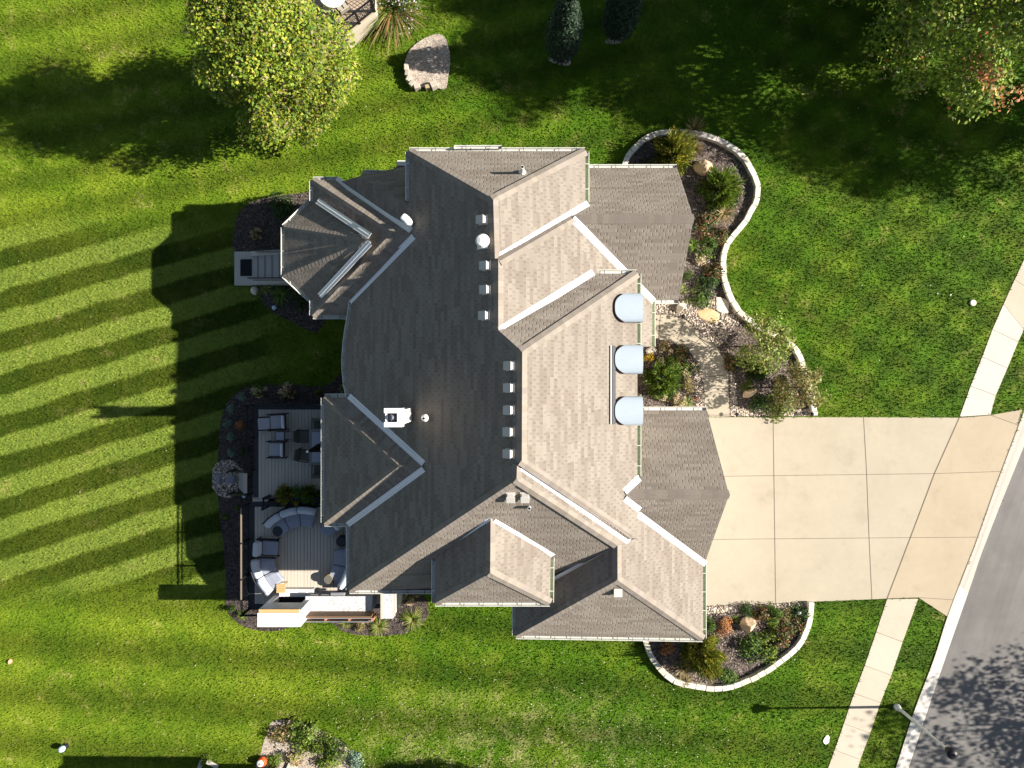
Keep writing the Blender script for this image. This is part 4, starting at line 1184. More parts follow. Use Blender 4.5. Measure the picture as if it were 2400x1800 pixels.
arc_sofa('corner_seat', 'single grey corner seat half hidden under the deck roof corner', 37, 60, 1)
arc_sofa('curved_sofa', 'two-seat curved sofa with sunlit pale back cushions by the left railing', 182, 228, 2)
arc_sofa('curved_sofa', 'two-seat curved sofa beside the house wall with only its last cushion in sun', -39, 12, 2)
ac = thing('armchair', 'black framed armchair with bright pale back cushion above the two-seat sofa', 'armchair', (0, 0, 0))
b = MB(); b.rbox((.12, 0, .34), (.70, .62, .18), bev=.05); b.build('seat_cushion', M['cushion'], ac)
b = MB(); b.rbox((-.36, 0, .64), (.26, .66, .46), bev=.10, seg=3, M=Matrix.Rotation(math.radians(-12), 3, 'Y')); b.build('back_cushion', M['pillow'], ac)
for s in (-1, 1):
    b = MB(); b.rbox((.02, s * .40, .58), (.9, .06, .05), bev=.02); b.tube((.44, s * .4, 0), (.44, s * .4, .58), .025, n=6); b.tube((-.44, s * .4, 0), (-.44, s * .4, .58), .025, n=6); b.build('arm', M['black'], ac)
b = MB(); b.box((0, 0, .22), (.92, .76, .04)); b.build('frame', M['black'], ac)
p = at(625.5, 1285, DK + 22); ac.location = (p.x, p.y, DZ); ac.rotation_euler = (0, 0, math.radians(-3))
for nm, lab, px, py, r, mt in [('drum_table', 'round charcoal drum table at the upper end of the three-seat sofa', 650, 1245.5, .24, 'drum'), ('drum_table', 'round charcoal drum table tucked against the house wall', 799, 1270, .24, 'drum'),
                               ('stump_table', 'round wood stump table at the foot of the sofa by the house', 769, 1358, .22, 'stump')]:
    o_ = thing(nm, lab, 'table', at(px, py, DK), 'small round tables between the sofa pieces')
    q = at(px, py, DK + 22); b = MB(); b.lathe((q.x, q.y, DZ), [(r * .8, 0), (r, .08), (r, .40), (r * .9, .45)], 18); b.build('body', M[mt], o_)
    b = MB(); b.lathe((q.x, q.y, DZ + .451), [(r * .84, 0), (r * .84, .02)], 18); b.build('table_top', M['drum'] if mt == 'drum' else M['wicker'], o_)
o_ = thing('wooden_side_table', 'small tan wooden side table at the sunlit end of the left sofa', 'table', at(659, 1379, DK))
q = at(659, 1379, DK + 22); b = MB()
for k in range(4): b.box((q.x, q.y - .15 + .1 * k, DZ + .47), (.40, .09, .03), 0)
b.build('table_top', M['oak'], o_)
for sx in (-1, 1):
    for sy in (-1, 1):
        b = MB(); b.box((q.x + sx * .17, q.y + sy * .16, DZ + .23), (.04, .04, .46)); b.build('leg', M['oak'], o_)

# ------------------------------------------------------------------ turret stairs
stp = thing('concrete_stairs', 'pale concrete stairs with landing pad and black railings at the turret', 'stairs', at(600, 630, 0))
b = MB(); A, B = at(550, 590, 3), at(606, 669, 3); b.prism([(A.x, A.y), (B.x, A.y), (B.x, B.y), (A.x, B.y)], -.1, .10); b.build('landing', M['walk'], stp)
b = MB()
for i in range(5):
    x0_, x1_ = at(605 + i * 19.5, 630, 6).x, at(605 + (i + 1) * 19.5, 630, 6).x
    b.box(((x0_ + x1_) / 2, (at(0, 601, 6).y + at(0, 655, 6).y) / 2, .08 + .17 * (i + 1) / 2), (x1_ - x0_, at(0, 601, 6).y - at(0, 655, 6).y, .17 * (i + 1)))
b.build('tread', M['walk'], stp)
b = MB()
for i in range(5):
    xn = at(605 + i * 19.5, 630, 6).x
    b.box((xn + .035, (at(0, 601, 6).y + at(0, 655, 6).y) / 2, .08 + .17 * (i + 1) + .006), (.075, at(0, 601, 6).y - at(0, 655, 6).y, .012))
b.build('tread_shade_strip', M['slate'], stp)  # added dark strips, standing in for the shade bands across the treads
for yy, yy2 in ((590, 601), (655, 668)):
    b = MB(); P0, P1 = at(590, yy, 8), at(705, yy2, 8); b.prism([(P0.x, P0.y), (P1.x, P0.y), (P1.x, P1.y), (P0.x, P1.y)], 0, .34, top=[.3, .9, .9, .3]); b.build('cheek_wall', M['walk'], stp)
for yy, x_0 in ((591, 602), (657, 594)):
    b = MB(); A, B = at(x_0, yy, 20), at(705, yy, 50); up = Vector((0, 0, 1))
    b.tube(A + up * .75, B + up * .75, .028, n=6); b.tube(A + up * .05, B + up * .05, .018, n=6)
    for k in range(16): c = A.lerp(B, k / 15); b.tube(c, c + up * .75, .009, n=4)
    b.build('railing', M['black'], stp)
b = MB(); A, B = at(563, 607.5, 6), at(590, 647, 6); b.rbox(((A.x + B.x) / 2, (A.y + B.y) / 2, .112), (B.x - A.x, A.y - B.y, .02), bev=.008)
tag(b.build('door_mat', M['mat']), 'black rectangular mat on the concrete landing at the turret stairs', 'mat')

# ------------------------------------------------------------------ garden walls, boulders, flagstones
def block_wall(name, label, pts, w, h, m, lo=.36, hi=.6):
    pts = [tuple(atz(x, y, h)[:2]) for x, y in pts]
    P = np.array(smooth(pts, 6)); d = np.r_[0, np.cumsum(np.hypot(*np.diff(P, axis=0).T))]
    f = lambda s: Vector((np.interp(s, d, P[:, 0]), np.interp(s, d, P[:, 1]), 0))
    b = MB(); s = 0
    while s < d[-1] - .05:
        L = rng.uniform(lo, hi); e = min(s + L, d[-1])
        a, c = f(s + .011), f(e - .011); t_ = (c - a).normalized(); n_ = Vector((-t_.y, t_.x, 0)) * w / 2
        hh = h * rng.uniform(.95, 1.04); j = n_.normalized() * rng.uniform(-.012, .012); k = rng.uniform(.72, 1.08); col = (k, k * rng.uniform(.94, 1), k * rng.uniform(.85, 1))
        b.prism([tuple((q + j)[:2]) for q in (a - n_, c - n_, c + n_, a + n_)], 0, hh, 0, col)
        s = e
    return tag(b.build(name, m, bevel=.012), label, 'garden wall')
block_wall('garden_wall', 'long S-curved edging wall of white stone blocks around the front bed', nwall, .25, .30, M['blockstone'])
block_wall('garden_wall', 'rounded edging wall of white stone blocks around the corner bed below the driveway', swall, .25, .30, M['blockstone'])
for i, (px, py, a, lab) in enumerate([(951.5, 156, 88, 'upright topmost grey block of the ring round the mulch mound'), (953.5, 168.5, 95, 'rough pale block second from the top of the mulch mound ring'),
        (957.5, 181.5, 118, 'grey block on the left curve of the mulch mound ring'), (965, 193, 130, 'long tan-grey block on the lower left curve of the mulch mound ring'), (977, 201, 165, 'pale grey block at the bottom left of the mulch mound ring'),
        (1002, 201, 8, 'tan block beside the gap at the bottom of the mulch mound ring'), (1016, 196, 25, 'largest grey block, tilted, at the right end of the mulch mound ring')]):
    q = atz(px, py, .4); s = (.30, .20, .42) if i < 5 else ((.26, .18, .40) if i == 5 else (.32, .30, .46))
    k = rng.uniform(.9, 1.3); b = MB(); b.rbox((q.x, q.y, s[2] / 2 - .02), s, rz=math.radians(-a if i < 5 else a), bev=.025, col=(k, k * (.97 if i != 5 else .85), k * (.95 if i != 5 else .6)))
    tag(b.build('stone_block', M['greyblock']), lab, 'stone block', 'stone blocks around the mulch mound')

def rock(name, label, px, py, rx, ry, h, m, seed, rz=0, flat=False, cat='boulder', group=None):
    r = random.Random(seed)
    bm = bmesh.new(); bmesh.ops.create_icosphere(bm, subdivisions=3, radius=1)
    dirs = [Vector((r.uniform(-1, 1), r.uniform(-1, 1), r.uniform(-.3, 1))).normalized() for _ in range(9)]
    cut = [r.uniform(.50, .84) for _ in dirs]
    for v in bm.verts:
        p = v.co.copy()
        for d_, k in zip(dirs, cut):
            t_ = p.dot(d_)
            if t_ > k: p -= d_ * (t_ - k)
        p += Vector((r.uniform(-1, 1), r.uniform(-1, 1), r.uniform(-1, 1))) * .022
        if flat and p.z > .3: p.z = .3 + (p.z - .3) * .1
        v.co = p
    me = bpy.data.meshes.new(name); bm.to_mesh(me); bm.free(); me.materials.append(m)
    o = bpy.data.objects.new(name, me); COL.objects.link(o)
    q = atz(px, py, h * .5); o.location = (q.x, q.y, h * (.30 if not flat else .25)); o.scale = (rx * S, ry * S, h * .75 if not flat else h * 1.6); o.rotation_euler = (0, 0, math.radians(rz))
    tag(o, label, cat, group)
rock('boulder', 'large tan boulder beside the golden evergreen inside the curved wall', 1649, 388, 24, 18, .75, M['boulder'], 3, -35)
rock('boulder', 'small brown and white boulder at the foot of the wing roof corner', 1597, 720, 15, 11, .5, M['pale_rock'], 5, 40)
rock('boulder', 'tan oval boulder dappled by the small tree near the driveway', 1757, 922, 21, 12, .45, M['boulder'], 8, 15)
rock('boulder', 'brown rounded boulder tucked under the porch roof corner', 1525, 822, 15, 11, .5, M['pale_rock'], 12, 0)
rock('boulder', 'large tan boulder standing in the bed below the driveway', 1758, 1468, 20, 19, .8, M['boulder'], 21, 60)
rock('flagstone', 'pale white flagstone step inside the curved wall', 1692, 716, 25, 17, .14, M['pale_rock'], 31, -50, True, 'flagstone', 'flagstones laid through the front bed')
rock('flagstone', 'golden tan flagstone step next to the white one', 1664, 741, 31, 17, .14, M['flag_tan'], 33, -22, True, 'flagstone', 'flagstones laid through the front bed')
rock('flagstone', 'rectangular lavender-grey flagstone in the pebbles farther from the deck stairs', 512, 1120, 9, 15, .1, M['slate'], 36, 0, True, 'flagstone', 'flagstones at the foot of the deck stairs')
rock('flagstone', 'rounded dark grey flagstone right at the bottom of the deck stairs', 538, 1121, 13, 15, .1, M['slate'], 38, 0, True, 'flagstone', 'flagstones at the foot of the deck stairs')
rock('flagstone', 'lone white irregular slab in the lawn beside the lower sidewalk', 1938, 1735, 9, 13, .06, M['white'], 41, -12, True, 'slab')
rock('rust_rock', 'small rust-coloured rock at the edge of the inner front bed', 1630, 936, 8, 6, .2, M['copper'], 44, 20)
rock('garden_globe', 'smooth pale round stone beside the turret landing', 596, 681, 10, 10, .36, M['pale_rock'], 50, 0)

# ------------------------------------------------------------------ plants
def leaves(centers, sizes, cols, r, up=.5, aspect=.5, outward=None):
    n = len(centers)
    nv = r.normal(0, 1, (n, 3)); nv[:, 2] += up * 2
    if outward is not None: nv += outward * 1.2
    nv /= np.linalg.norm(nv, axis=1)[:, None] + 1e-9
    t = np.cross(nv, r.normal(0, 1, (n, 3))); t /= np.linalg.norm(t, axis=1)[:, None] + 1e-9
    s = np.cross(nv, t)
    L = sizes[:, None]; W = L * aspect
    V = np.stack([centers - t * L * .5, centers + s * W * .5 + nv * L * .06, centers + t * L * .5, centers - s * W * .5 + nv * L * .06], 1).reshape(-1, 3)
    return V, np.arange(n * 4).reshape(-1, 4), np.repeat(cols, 4, 0)

def palette(r, n, pal, jit=.25):
    w = np.array([p[1] for p in pal], float); w /= w.sum()
    idx = r.choice(len(pal), n, p=w)
    C = np.array([p[0] for p in pal])[idx]
    return C * r.uniform(1 - jit, 1 + jit, (n, 1))

G1, G2, G3 = (.065, .125, .016), (.11, .18, .02), (.035, .075, .015)
YG, GOLD, OLIVE = (.20, .26, .03), (.34, .30, .03), (.14, .15, .025)
RUST, BROWN, TAN = (.22, .08, .025), (.12, .07, .035), (.36, .27, .14)
BLUE, DARK = (.26, .38, .33), (.022, .045, .014)
PALS = {'green': [(G1, 5), (G2, 4), (G3, 3)], 'bright': [(G2, 4), (YG, 4), (G1, 2)], 'dark': [(G3, 5), (DARK, 3), (G1, 3)], 'rust': [(RUST, 3), (BROWN, 3), (G3, 3), (G1, 2), (TAN, 1)],
        'olive': [(OLIVE, 5), (YG, 2), (G1, 2)], 'gold': [(GOLD, 3), (YG, 4), (G1, 2)], 'blue': [(BLUE, 5), (G1, 2)], 'tan': [(TAN, 4), (BROWN, 2), (OLIVE, 2), (YG, 1)],
        'yellow': [((.65, .42, .02), 4), (GOLD, 2), (BROWN, 1)], 'orange': [((.55, .22, .07), 4), (RUST, 2), (TAN, 2)]}

def shrub_mesh(pal, seed, n=620, clumps=12, leaf=.17, up=.4, aspect=.55, heads=None, conifer=False):
    r = np.random.default_rng(seed)
    K = r.normal(0, 1, (clumps, 3)); K /= np.linalg.norm(K, axis=1)[:, None]; K *= r.uniform(.35, .8, (clumps, 1)); K[:, 2] = np.abs(K[:, 2]) * .9 + .1
    idx = r.integers(0, clumps, n)
    rad = r.uniform(.32, .5, clumps)
    dv = r.normal(0, 1, (n, 3)); dv /= np.linalg.norm(dv, axis=1)[:, None]
    P = K[idx] + dv * rad[idx][:, None] * r.uniform(.55, 1.05, (n, 1)); P[:, 2] = np.abs(P[:, 2])
    tint = r.uniform(.72, 1.25, clumps)[idx][:, None]
    C = palette(r, n, pal) * tint
    out = P / (np.linalg.norm(P, axis=1)[:, None] + 1e-6)
    V, F, CC_ = leaves(P, r.uniform(.6, 1.25, n) * leaf, C, r, up, aspect, out)
    if conifer:
        m = n
        a = r.uniform(0, 6.28, m); el = np.arccos(r.uniform(0, 1, m)); d = np.c_[np.cos(a) * np.sin(el), np.sin(a) * np.sin(el), np.cos(el) * 1.0]
        base = d * r.uniform(.45, .95, (m, 1)) * (1 + .25 * np.sin(a * 5 + el * 7))[:, None]
        L = r.uniform(.10, .24, (m, 1)); side = np.cross(d, r.normal(0, 1, (m, 3))); side /= np.linalg.norm(side, axis=1)[:, None]
        dd = d + r.normal(0, .35, (m, 3))
        V2 = np.stack([base - side * .035, base + side * .035, base + dd * L], 1).reshape(-1, 3)
        C2 = np.repeat(palette(r, m, pal) * r.uniform(.7, 1.3, (m, 1)), 3, 0)
        me = tri_mesh('foliage', V2, np.arange(m * 3).reshape(-1, 3), C2, [M['leaf']])
        return me
    sv, sf = [], []
    for k in range(clumps):
        tip = K[k]; sdv = np.array([.02, .02, 0]); q0 = len(V) + len(sv)
        sv += [-sdv, sdv, tip * .95 + sdv * .5, tip * .95 - sdv * .5]; sf.append([q0, q0 + 1, q0 + 2, q0 + 3])
    V = np.r_[V, np.array(sv)]; F = np.r_[F, np.array(sf)]; CC_ = np.r_[CC_, np.tile([.06, .045, .03], (len(sv), 1))]
    if heads:
        hn, hc, hs = heads
        H = r.normal(0, 1, (hn, 3)); H /= np.linalg.norm(H, axis=1)[:, None]; H[:, 2] = np.abs(H[:, 2]); H *= .74
        q = 30; hp = np.repeat(H, q, 0) + r.normal(0, hs * .5, (hn * q, 3)); hcols = np.array(hc) * r.uniform(.6, 1.25, (hn * q, 1))
        V2, F2, C2 = leaves(hp, np.full(hn * q, hs * .62), hcols, r, .8, .9)
        F = np.r_[F, F2 + len(V)]; V = np.r_[V, V2]; CC_ = np.r_[CC_, C2]
    return tri_mesh('foliage', V, F, CC_, [M['leaf']])

def strap_mesh(pal, seed, n=90, droop=.9, w=.035, lean=(0, 0)):
    r = np.random.default_rng(seed); vs, fs, cs = [], [], []; t0 = 0
    for k in range(n):
        a = r.uniform(0, 6.28); L = r.uniform(.7, 1.15); el = r.uniform(.5, 1.35)
        d = np.array([math.cos(a), math.sin(a), 0]); sd = np.array([-math.sin(a), math.cos(a), 0]) * w * r.uniform(.6, 1.2)
        pts = []
        for t in (0, .4, .75, 1):
            x = L * t * math.cos(el) + droop * .42 * t * t; z = L * t * math.sin(el) - droop * .62 * t ** 2.3
            pts.append(d * x + np.array([lean[0] * t, lean[1] * t, max(z, .03)]))
        c = palette(r, 1, pal)[0]
        for (p, q, k0, k1) in zip(pts, pts[1:], (1, 1, .7), (1, .7, .15)):
            vs += [p - sd * k0, p + sd * k0, q + sd * k1, q - sd * k1]; fs.append([t0, t0 + 1, t0 + 2, t0 + 3]); cs += [c] * 4; t0 += 4
    return tri_mesh('foliage', np.array(vs), np.array(fs), np.array(cs), [M['blade']])

T = {}
def tmpl(kind, var):
    k = (kind, var)
    if k in T: return T[k]
    s = sum(ord(ch) * (i + 3) for i, ch in enumerate(kind)) * 7 + var * 101
    if kind in ('strap', 'strap_pale', 'fountain', 'dry'):
        pal = {'strap': [(G2, 3), (YG, 2), (G1, 2)], 'strap_pale': [((.42, .42, .20), 3), (G2, 2), (YG, 2)], 'fountain': [(YG, 3), (G2, 3), ((.42, .36, .17), 2)], 'dry': [(TAN, 4), ((.30, .22, .12), 3), (OLIVE, 2)]}[kind]
        me = strap_mesh(pal, s, {'fountain': 170, 'dry': 130}.get(kind, 70), .9 if kind != 'dry' else .3, .02 if kind in ('fountain', 'dry') else .045)
    elif kind == 'hyd': me = shrub_mesh(PALS['green'] + [(YG, 3)], s, 420, 9, .2, heads=(11, (.72, .60, .38), .2))
    elif kind == 'hyd_brown': me = shrub_mesh(PALS['tan'], s, 260, 8, .2, heads=(12, (.62, .48, .32), .22))
    elif kind == 'conifer': me = shrub_mesh([((.10, .17, .02), 4), ((.17, .23, .025), 3), ((.05, .10, .015), 2)], s, 4200, conifer=True)
    elif kind == 'conifer_gold': me = shrub_mesh(PALS['olive'] + [(GOLD, 4)], s, 4200, conifer=True)
    elif kind == 'conifer_dark': me = shrub_mesh(PALS['dark'], s, 4200, conifer=True)
    elif kind == 'box': me = shrub_mesh(PALS['green'] , s, 1500, 16, .09)
    elif kind == 'yellowflower': me = shrub_mesh(PALS['yellow'], s, 420, 9, .2)
    elif kind == 'perennial': me = shrub_mesh(PALS['rust'], s, 850, 14, .18)
    else: me = shrub_mesh(PALS[kind], s, 900, 13, .16)
    T[k] = me
    return me
cnt = {}
def plant(kind, px, py, r, h, label, cat='shrub', group=None, name=None, z0=0):
    cnt[kind] = cnt.get(kind, 0) + 1
    me = tmpl(kind, cnt[kind] % 3)
    o = bpy.data.objects.new(name or {'strap': 'daylily', 'strap_pale': 'striped_grass', 'fountain': 'fountain_grass', 'dry': 'ornamental_grass', 'hyd': 'hydrangea', 'hyd_brown': 'hydrangea',
                                      'conifer': 'evergreen_shrub', 'conifer_gold': 'evergreen_shrub', 'conifer_dark': 'evergreen_shrub', 'box': 'boxwood', 'perennial': 'perennial'}.get(kind, 'shrub'), me)
    COL.objects.link(o)
    q = atz(px, py, z0 + h * .55); o.location = (q.x, q.y, z0 + .0)
    o.scale = (r * S * rng.uniform(.94, 1.06), r * S * rng.uniform(.94, 1.06), h)
    o.rotation_euler = (0, 0, rng.uniform(0, 6.28))
    tag(o, label, cat, group)
    return o
FB = 'plants in the curved front bed'
plant('conifer_gold', 1584, 350, 44, 1.7, 'tall golden evergreen at the top end of the curved wall bed', 'shrub', FB)
plant('conifer', 1694, 438, 46, 1.5, 'broad round bright green evergreen beside the curved wall', 'shrub', FB)
plant('dry', 1634, 296, 34, 1.1, 'tall tan seed-headed grass leaning over the top of the curved wall', 'grass', FB)
plant('dry', 1634, 345, 26, .9, 'wispy grey-green grass between the golden evergreen and tan boulder', 'grass', FB)
plant('perennial', 1512, 382, 20, .5, 'small twiggy plant in the roof shade at the bed end', 'plant', FB)
plant('dry', 1700, 498, 36, .45, 'low dried tan perennials below the round evergreen', 'plant', FB)
plant('perennial', 1662, 526, 40, .6, 'rust-brown leafy shrub at the wing gable peak', 'shrub', FB)
plant('perennial', 1690, 552, 26, .5, 'brown shrub at the narrow bend of the curved wall', 'shrub', FB)
plant('strap', 1627, 573, 20, .5, 'green strappy clump hugging the lower edge of the wing gable', 'plant', FB)
plant('hyd', 1652, 598, 26, .6, 'green hydrangea with tan and orange tints in the bed middle', 'shrub', FB)
plant('green', 1664, 570, 22, .5, 'dark green leafy shrub just above the tan and orange hydrangea', 'shrub', FB)
plant('box', 1614, 642, 17, .55, 'small neat round boxwood ball at the wing roof edge', 'shrub', FB)
plant('perennial', 1672, 632, 30, .6, 'reddish leafy shrub to the right of the boxwood ball', 'shrub', FB)
plant('dark', 1660, 662, 32, .7, 'large dark leafy shrub below the reddish one', 'shrub', FB)
plant('strap_pale', 1604, 677, 14, .35, 'cream striped grass tuft closest to the wing roof corner', 'grass', FB)
plant('strap_pale', 1627, 681, 11, .3, 'smaller cream striped grass tuft right of its twin', 'grass', FB)
plant('green', 1645, 697, 26, .5, 'bright green bushy plant just above the tan flagstone', 'shrub', FB)
plant('strap_pale', 1615, 706, 12, .3, 'striped grass tuft beside the small brown and white boulder', 'grass', FB)
plant('perennial', 1718, 850, 24, .6, 'russet grass clump on the pebbles beside the front walk', 'plant', FB)
plant('conifer_dark', 1777, 862, 26, .8, 'dark blue-green evergreen between the two small trees', 'shrub', FB)
plant('bright', 1752, 903, 16, .4, 'small yellow-green shrub just above the dappled boulder', 'shrub', FB)
plant('dark', 1780, 944, 26, .6, 'dark glossy green shrub right of the dappled boulder', 'shrub', FB)
plant('olive', 1836, 948, 42, .7, 'olive shrub low at the driveway end of the bed', 'shrub', FB)
IB = 'plants in the inner bed by the front walk'
plant('yellowflower', 1520, 836, 16, .5, 'bright golden yellow plant beside the middle barrel dormer', 'plant', IB)
plant('hyd_brown', 1563, 816, 20, .5, 'pale dried hydrangea nearest the top of the inner bed', 'shrub', IB)
plant('hyd', 1551, 850, 16, .45, 'tan-headed hydrangea left of the bright green bush', 'shrub', IB)
plant('bright', 1578, 850, 22, .5, 'bright light-green bush in the middle of the inner bed', 'shrub', IB)
plant('conifer', 1555, 890, 40, 1.0, 'large feathery green plant in front of the house wall', 'shrub', IB)
plant('hyd', 1616, 863, 24, .5, 'green hydrangea with cream heads against the front walk', 'shrub', IB)
plant('perennial', 1598, 832, 26, .5, 'dark russet plant shaded at the bend of the walk', 'plant', IB)
plant('tan', 1612, 906, 22, .45, 'pale yellow dried plant midway along the walk', 'plant', IB)
plant('hyd', 1553, 925, 19, .5, 'yellow-green hydrangea beside the lowest barrel dormer', 'shrub', IB)
plant('hyd_brown', 1591, 940, 21, .5, 'brown-headed hydrangea near the garage gutter', 'shrub', IB)
plant('strap_pale', 1614, 942, 17, .35, 'striped grass tuft beside the rust-coloured rock', 'grass', IB)
CB = 'plants in the corner bed below the driveway'
plant('dark', 1752, 1432, 20, .6, 'dark green shrub directly above the big boulder', 'shrub', CB)
plant('perennial', 1782, 1436, 24, .6, 'russet shrub to the upper right of the big boulder', 'shrub', CB)
plant('green', 1818, 1434, 22, .6, 'glossy green shrub along the pebbles mid bed', 'shrub', CB)
plant('dark', 1876, 1436, 26, .6, 'dark green shrub in the top right bed corner by the wall', 'shrub', CB)
plant('tan', 1844, 1446, 24, .4, 'tan and orange low plant between two green shrubs', 'plant', CB)
plant('bright', 1818, 1460, 22, .5, 'pale yellow-green shrub in the bed centre', 'shrub', CB)
plant('perennial', 1854, 1470, 34, .6, 'wide russet shrub along the right curve of the wall', 'shrub', CB)
plant('orange', 1702, 1472, 24, .6, 'orange-brown shrub left of the big boulder', 'shrub', CB)
plant('strap', 1724, 1454, 14, .3, 'small green grass tuft against the big boulder', 'grass', CB)
plant('green', 1664, 1466, 20, .4, 'low green shrub at the garage wall', 'shrub', CB)
plant('orange', 1564, 1521, 22, .7, 'bright orange shrub under the bottom gutter', 'shrub', CB)
plant('conifer_gold', 1656, 1545, 44, 1.9, 'tall olive evergreen off the bottom right roof corner', 'shrub', CB)
plant('strap', 1614, 1512, 24, .5, 'green ferny clump under the gutter by the orange shrub', 'plant', CB)
plant('green', 1770, 1522, 36, .8, 'large leafy green shrub on the left of a pair', 'shrub', CB)
plant('bright', 1808, 1518, 36, .8, 'large leafy green shrub on the right of a pair, with lighter leaves', 'shrub', CB)
plant('perennial', 1830, 1494, 30, .6, 'brown-green shrub above the leafy green pair', 'shrub', CB)
plant('green', 1700, 1583, 30, .6, 'green shrub against the lowest part of the curved wall', 'shrub', CB)
plant('dry', 1604, 1568, 34, .6, 'grassy mixed clump in the lower left of the bed', 'grass', CB)
plant('tan', 1606, 1598, 18, .35, 'tan plant spilling over the lower left wall blocks', 'plant', CB)
DB = 'plants in the dark bed around the deck'
plant('hyd', 603, 915, 21, .7, 'yellow-leaved hydrangea at the upper left corner of the deck', 'shrub', DB)
plant('hyd_brown', 668, 917, 24, .7, 'tan-headed hydrangea above the middle of the deck', 'shrub', DB)
plant('bright', 745, 918, 11, .4, 'small bright green plant alone above the deck', 'plant', DB)
plant('hyd', 803, 912, 14, .6, 'yellowish plant at the curved house wall', 'plant', DB)
for i, (px, py, lab) in enumerate([(566.5, 930, 'grey-blue tuft nearest the yellow hydrangea'), (538, 961, 'grey-blue tuft second down the bed edge'), (530, 992, 'grey-blue tuft left of the rust plant'),
                                  (540.7, 1026, 'grey-green tuft fourth down the bed edge'), (540.7, 1061, 'grey-blue tuft just above the pebble pad')]):
    plant('blue', px, py, 12, .4, lab, 'plant', DB, 'lavender')
plant('orange', 564, 996, 15, .4, 'rust-orange plant beside the upper deck railing', 'plant', DB)
plant('dark', 570, 1058, 12, .4, 'dim dark green plant beside the upper deck railing', 'plant', DB)
plant('bright', 555.6, 1192, 8, .25, 'small yellow tuft beside the lower deck railing top', 'plant', DB)
plant('bright', 527, 1211, 9, .25, 'small yellow tuft at the far left of the dark bed', 'plant', DB)
plant('dark', 655, 478, 34, 1.2, 'dark spreading shrub beside the turret bay', 'shrub')
plant('hyd_brown', 597, 546, 17, .7, 'tan-headed hydrangea alone above the turret landing', 'shrub')
plant('strap', 652, 690, 26, .6, 'spiky pale green clump below the turret stairs', 'plant')
plant('strap_pale', 620, 676, 18, .4, 'pale striped clump right of the round stone', 'plant')
plant('dark', 700, 700, 30, .6, 'dim shrub below the bay gutter', 'shrub')
SBG = 'plants in the narrow bed below the kitchen'
plant('fountain', 806, 1462, 18, .55, 'green grass tuft under the left of the teak counter frame', 'grass', SBG)
plant('tan', 843, 1464, 19, .5, 'yellowish shrub between two grass tufts', 'shrub', SBG)
plant('fountain', 885, 1472, 25, .6, 'arching green and straw grass below the white side wall', 'grass', SBG)
plant('fountain', 966, 1456, 29, .7, 'largest arching grass at the right end of the narrow bed', 'grass', SBG)
plant('hyd_brown', 957, 1403, 22, .7, 'tan-leaved shrub in shade under the dormer eave', 'shrub', SBG)
plant('bright', 564, 1442, 13, .4, 'yellow-green plant at the lower left deck corner', 'plant', SBG)
plant('dark', 541, 1428, 11, .5, 'blackish plant at the left tip of the lower bed', 'plant', SBG)
LB = 'plants along the bottom edge of the lawn'
plant('tan', 652, 1720, 30, .5, 'brown and yellow dying shrub at the bottom edge', 'shrub', LB)
plant('bright', 712, 1735, 46, .9, 'big bright green hedge shrub at the bottom edge', 'shrub', LB)
plant('bright', 752, 1752, 30, .8, 'bright green shrub merging with the big hedge', 'shrub', LB)
plant('green', 788, 1758, 32, .7, 'large-leaved green shrub right of the hedge', 'shrub', LB)
plant('bright', 765, 1792, 30, .5, 'light green shrub cut by the bottom frame edge', 'shrub', LB)
plant('hyd_brown', 690, 1778, 26, .4, 'straw-coloured clump above the grey panel', 'shrub', LB)
plant('bright', 640, 1782, 24, .4, 'yellow-green clump next to the red and white ball', 'shrub', LB)
plant('bright', 480, 1786, 14, .5, 'small yellowish plant by the two grey boards', 'plant', LB)
plant('blue', 828, 1786, 26, .4, 'pale grey-leaved plant right of the large-leaved shrub', 'plant', LB)
# planter with shrubs
pl = thing('planter_box', 'long black planter box of evergreen and yellow flowers between deck levels', 'planter', at(700, 1166, DK))
A, B = at(652, 1150, UP + 8), at(752, 1184, UP + 8)
b = MB()
for c, s in [(((A.x + B.x) / 2, A.y, DZ + .25), (B.x - A.x, .05, .5)), (((A.x + B.x) / 2, B.y, DZ + .25), (B.x - A.x, .05, .5)), ((A.x, (A.y + B.y) / 2, DZ + .25), (.05, A.y - B.y - .05, .5)), ((B.x, (A.y + B.y) / 2, DZ + .25), (.05, A.y - B.y - .05, .5))]: b.box(c, s)
b.box(((A.x + B.x) / 2, (A.y + B.y) / 2, DZ + .4), (B.x - A.x - .05, A.y - B.y - .05, .04)); b.build('box', M['black'], pl)
for i, (px, kind, lab) in enumerate([(665, 'conifer_gold', 'light green rounded evergreen at the left end of the planter'), (694, 'green', 'dark green evergreen in the middle of the planter'), (722, 'conifer', 'green evergreen at the right end of the planter, by the roof')]):
    plant(kind, px, 1160, 20, .6, lab, 'shrub', 'evergreens in the deck planter', 'planter_shrub', z0=DZ + .4)
for px, py, lab in [(684, 1163, 'yellow flowers in the middle of the planter'), (694, 1184, 'yellow flowers on the front edge of the planter'), (672, 1172, 'small yellow flowers left of the planter middle')]:
    plant('yellowflower', px, py - 3, 7, .22, lab, 'flowers', 'yellow flowers in the deck planter', 'flowers', z0=DZ + .62)

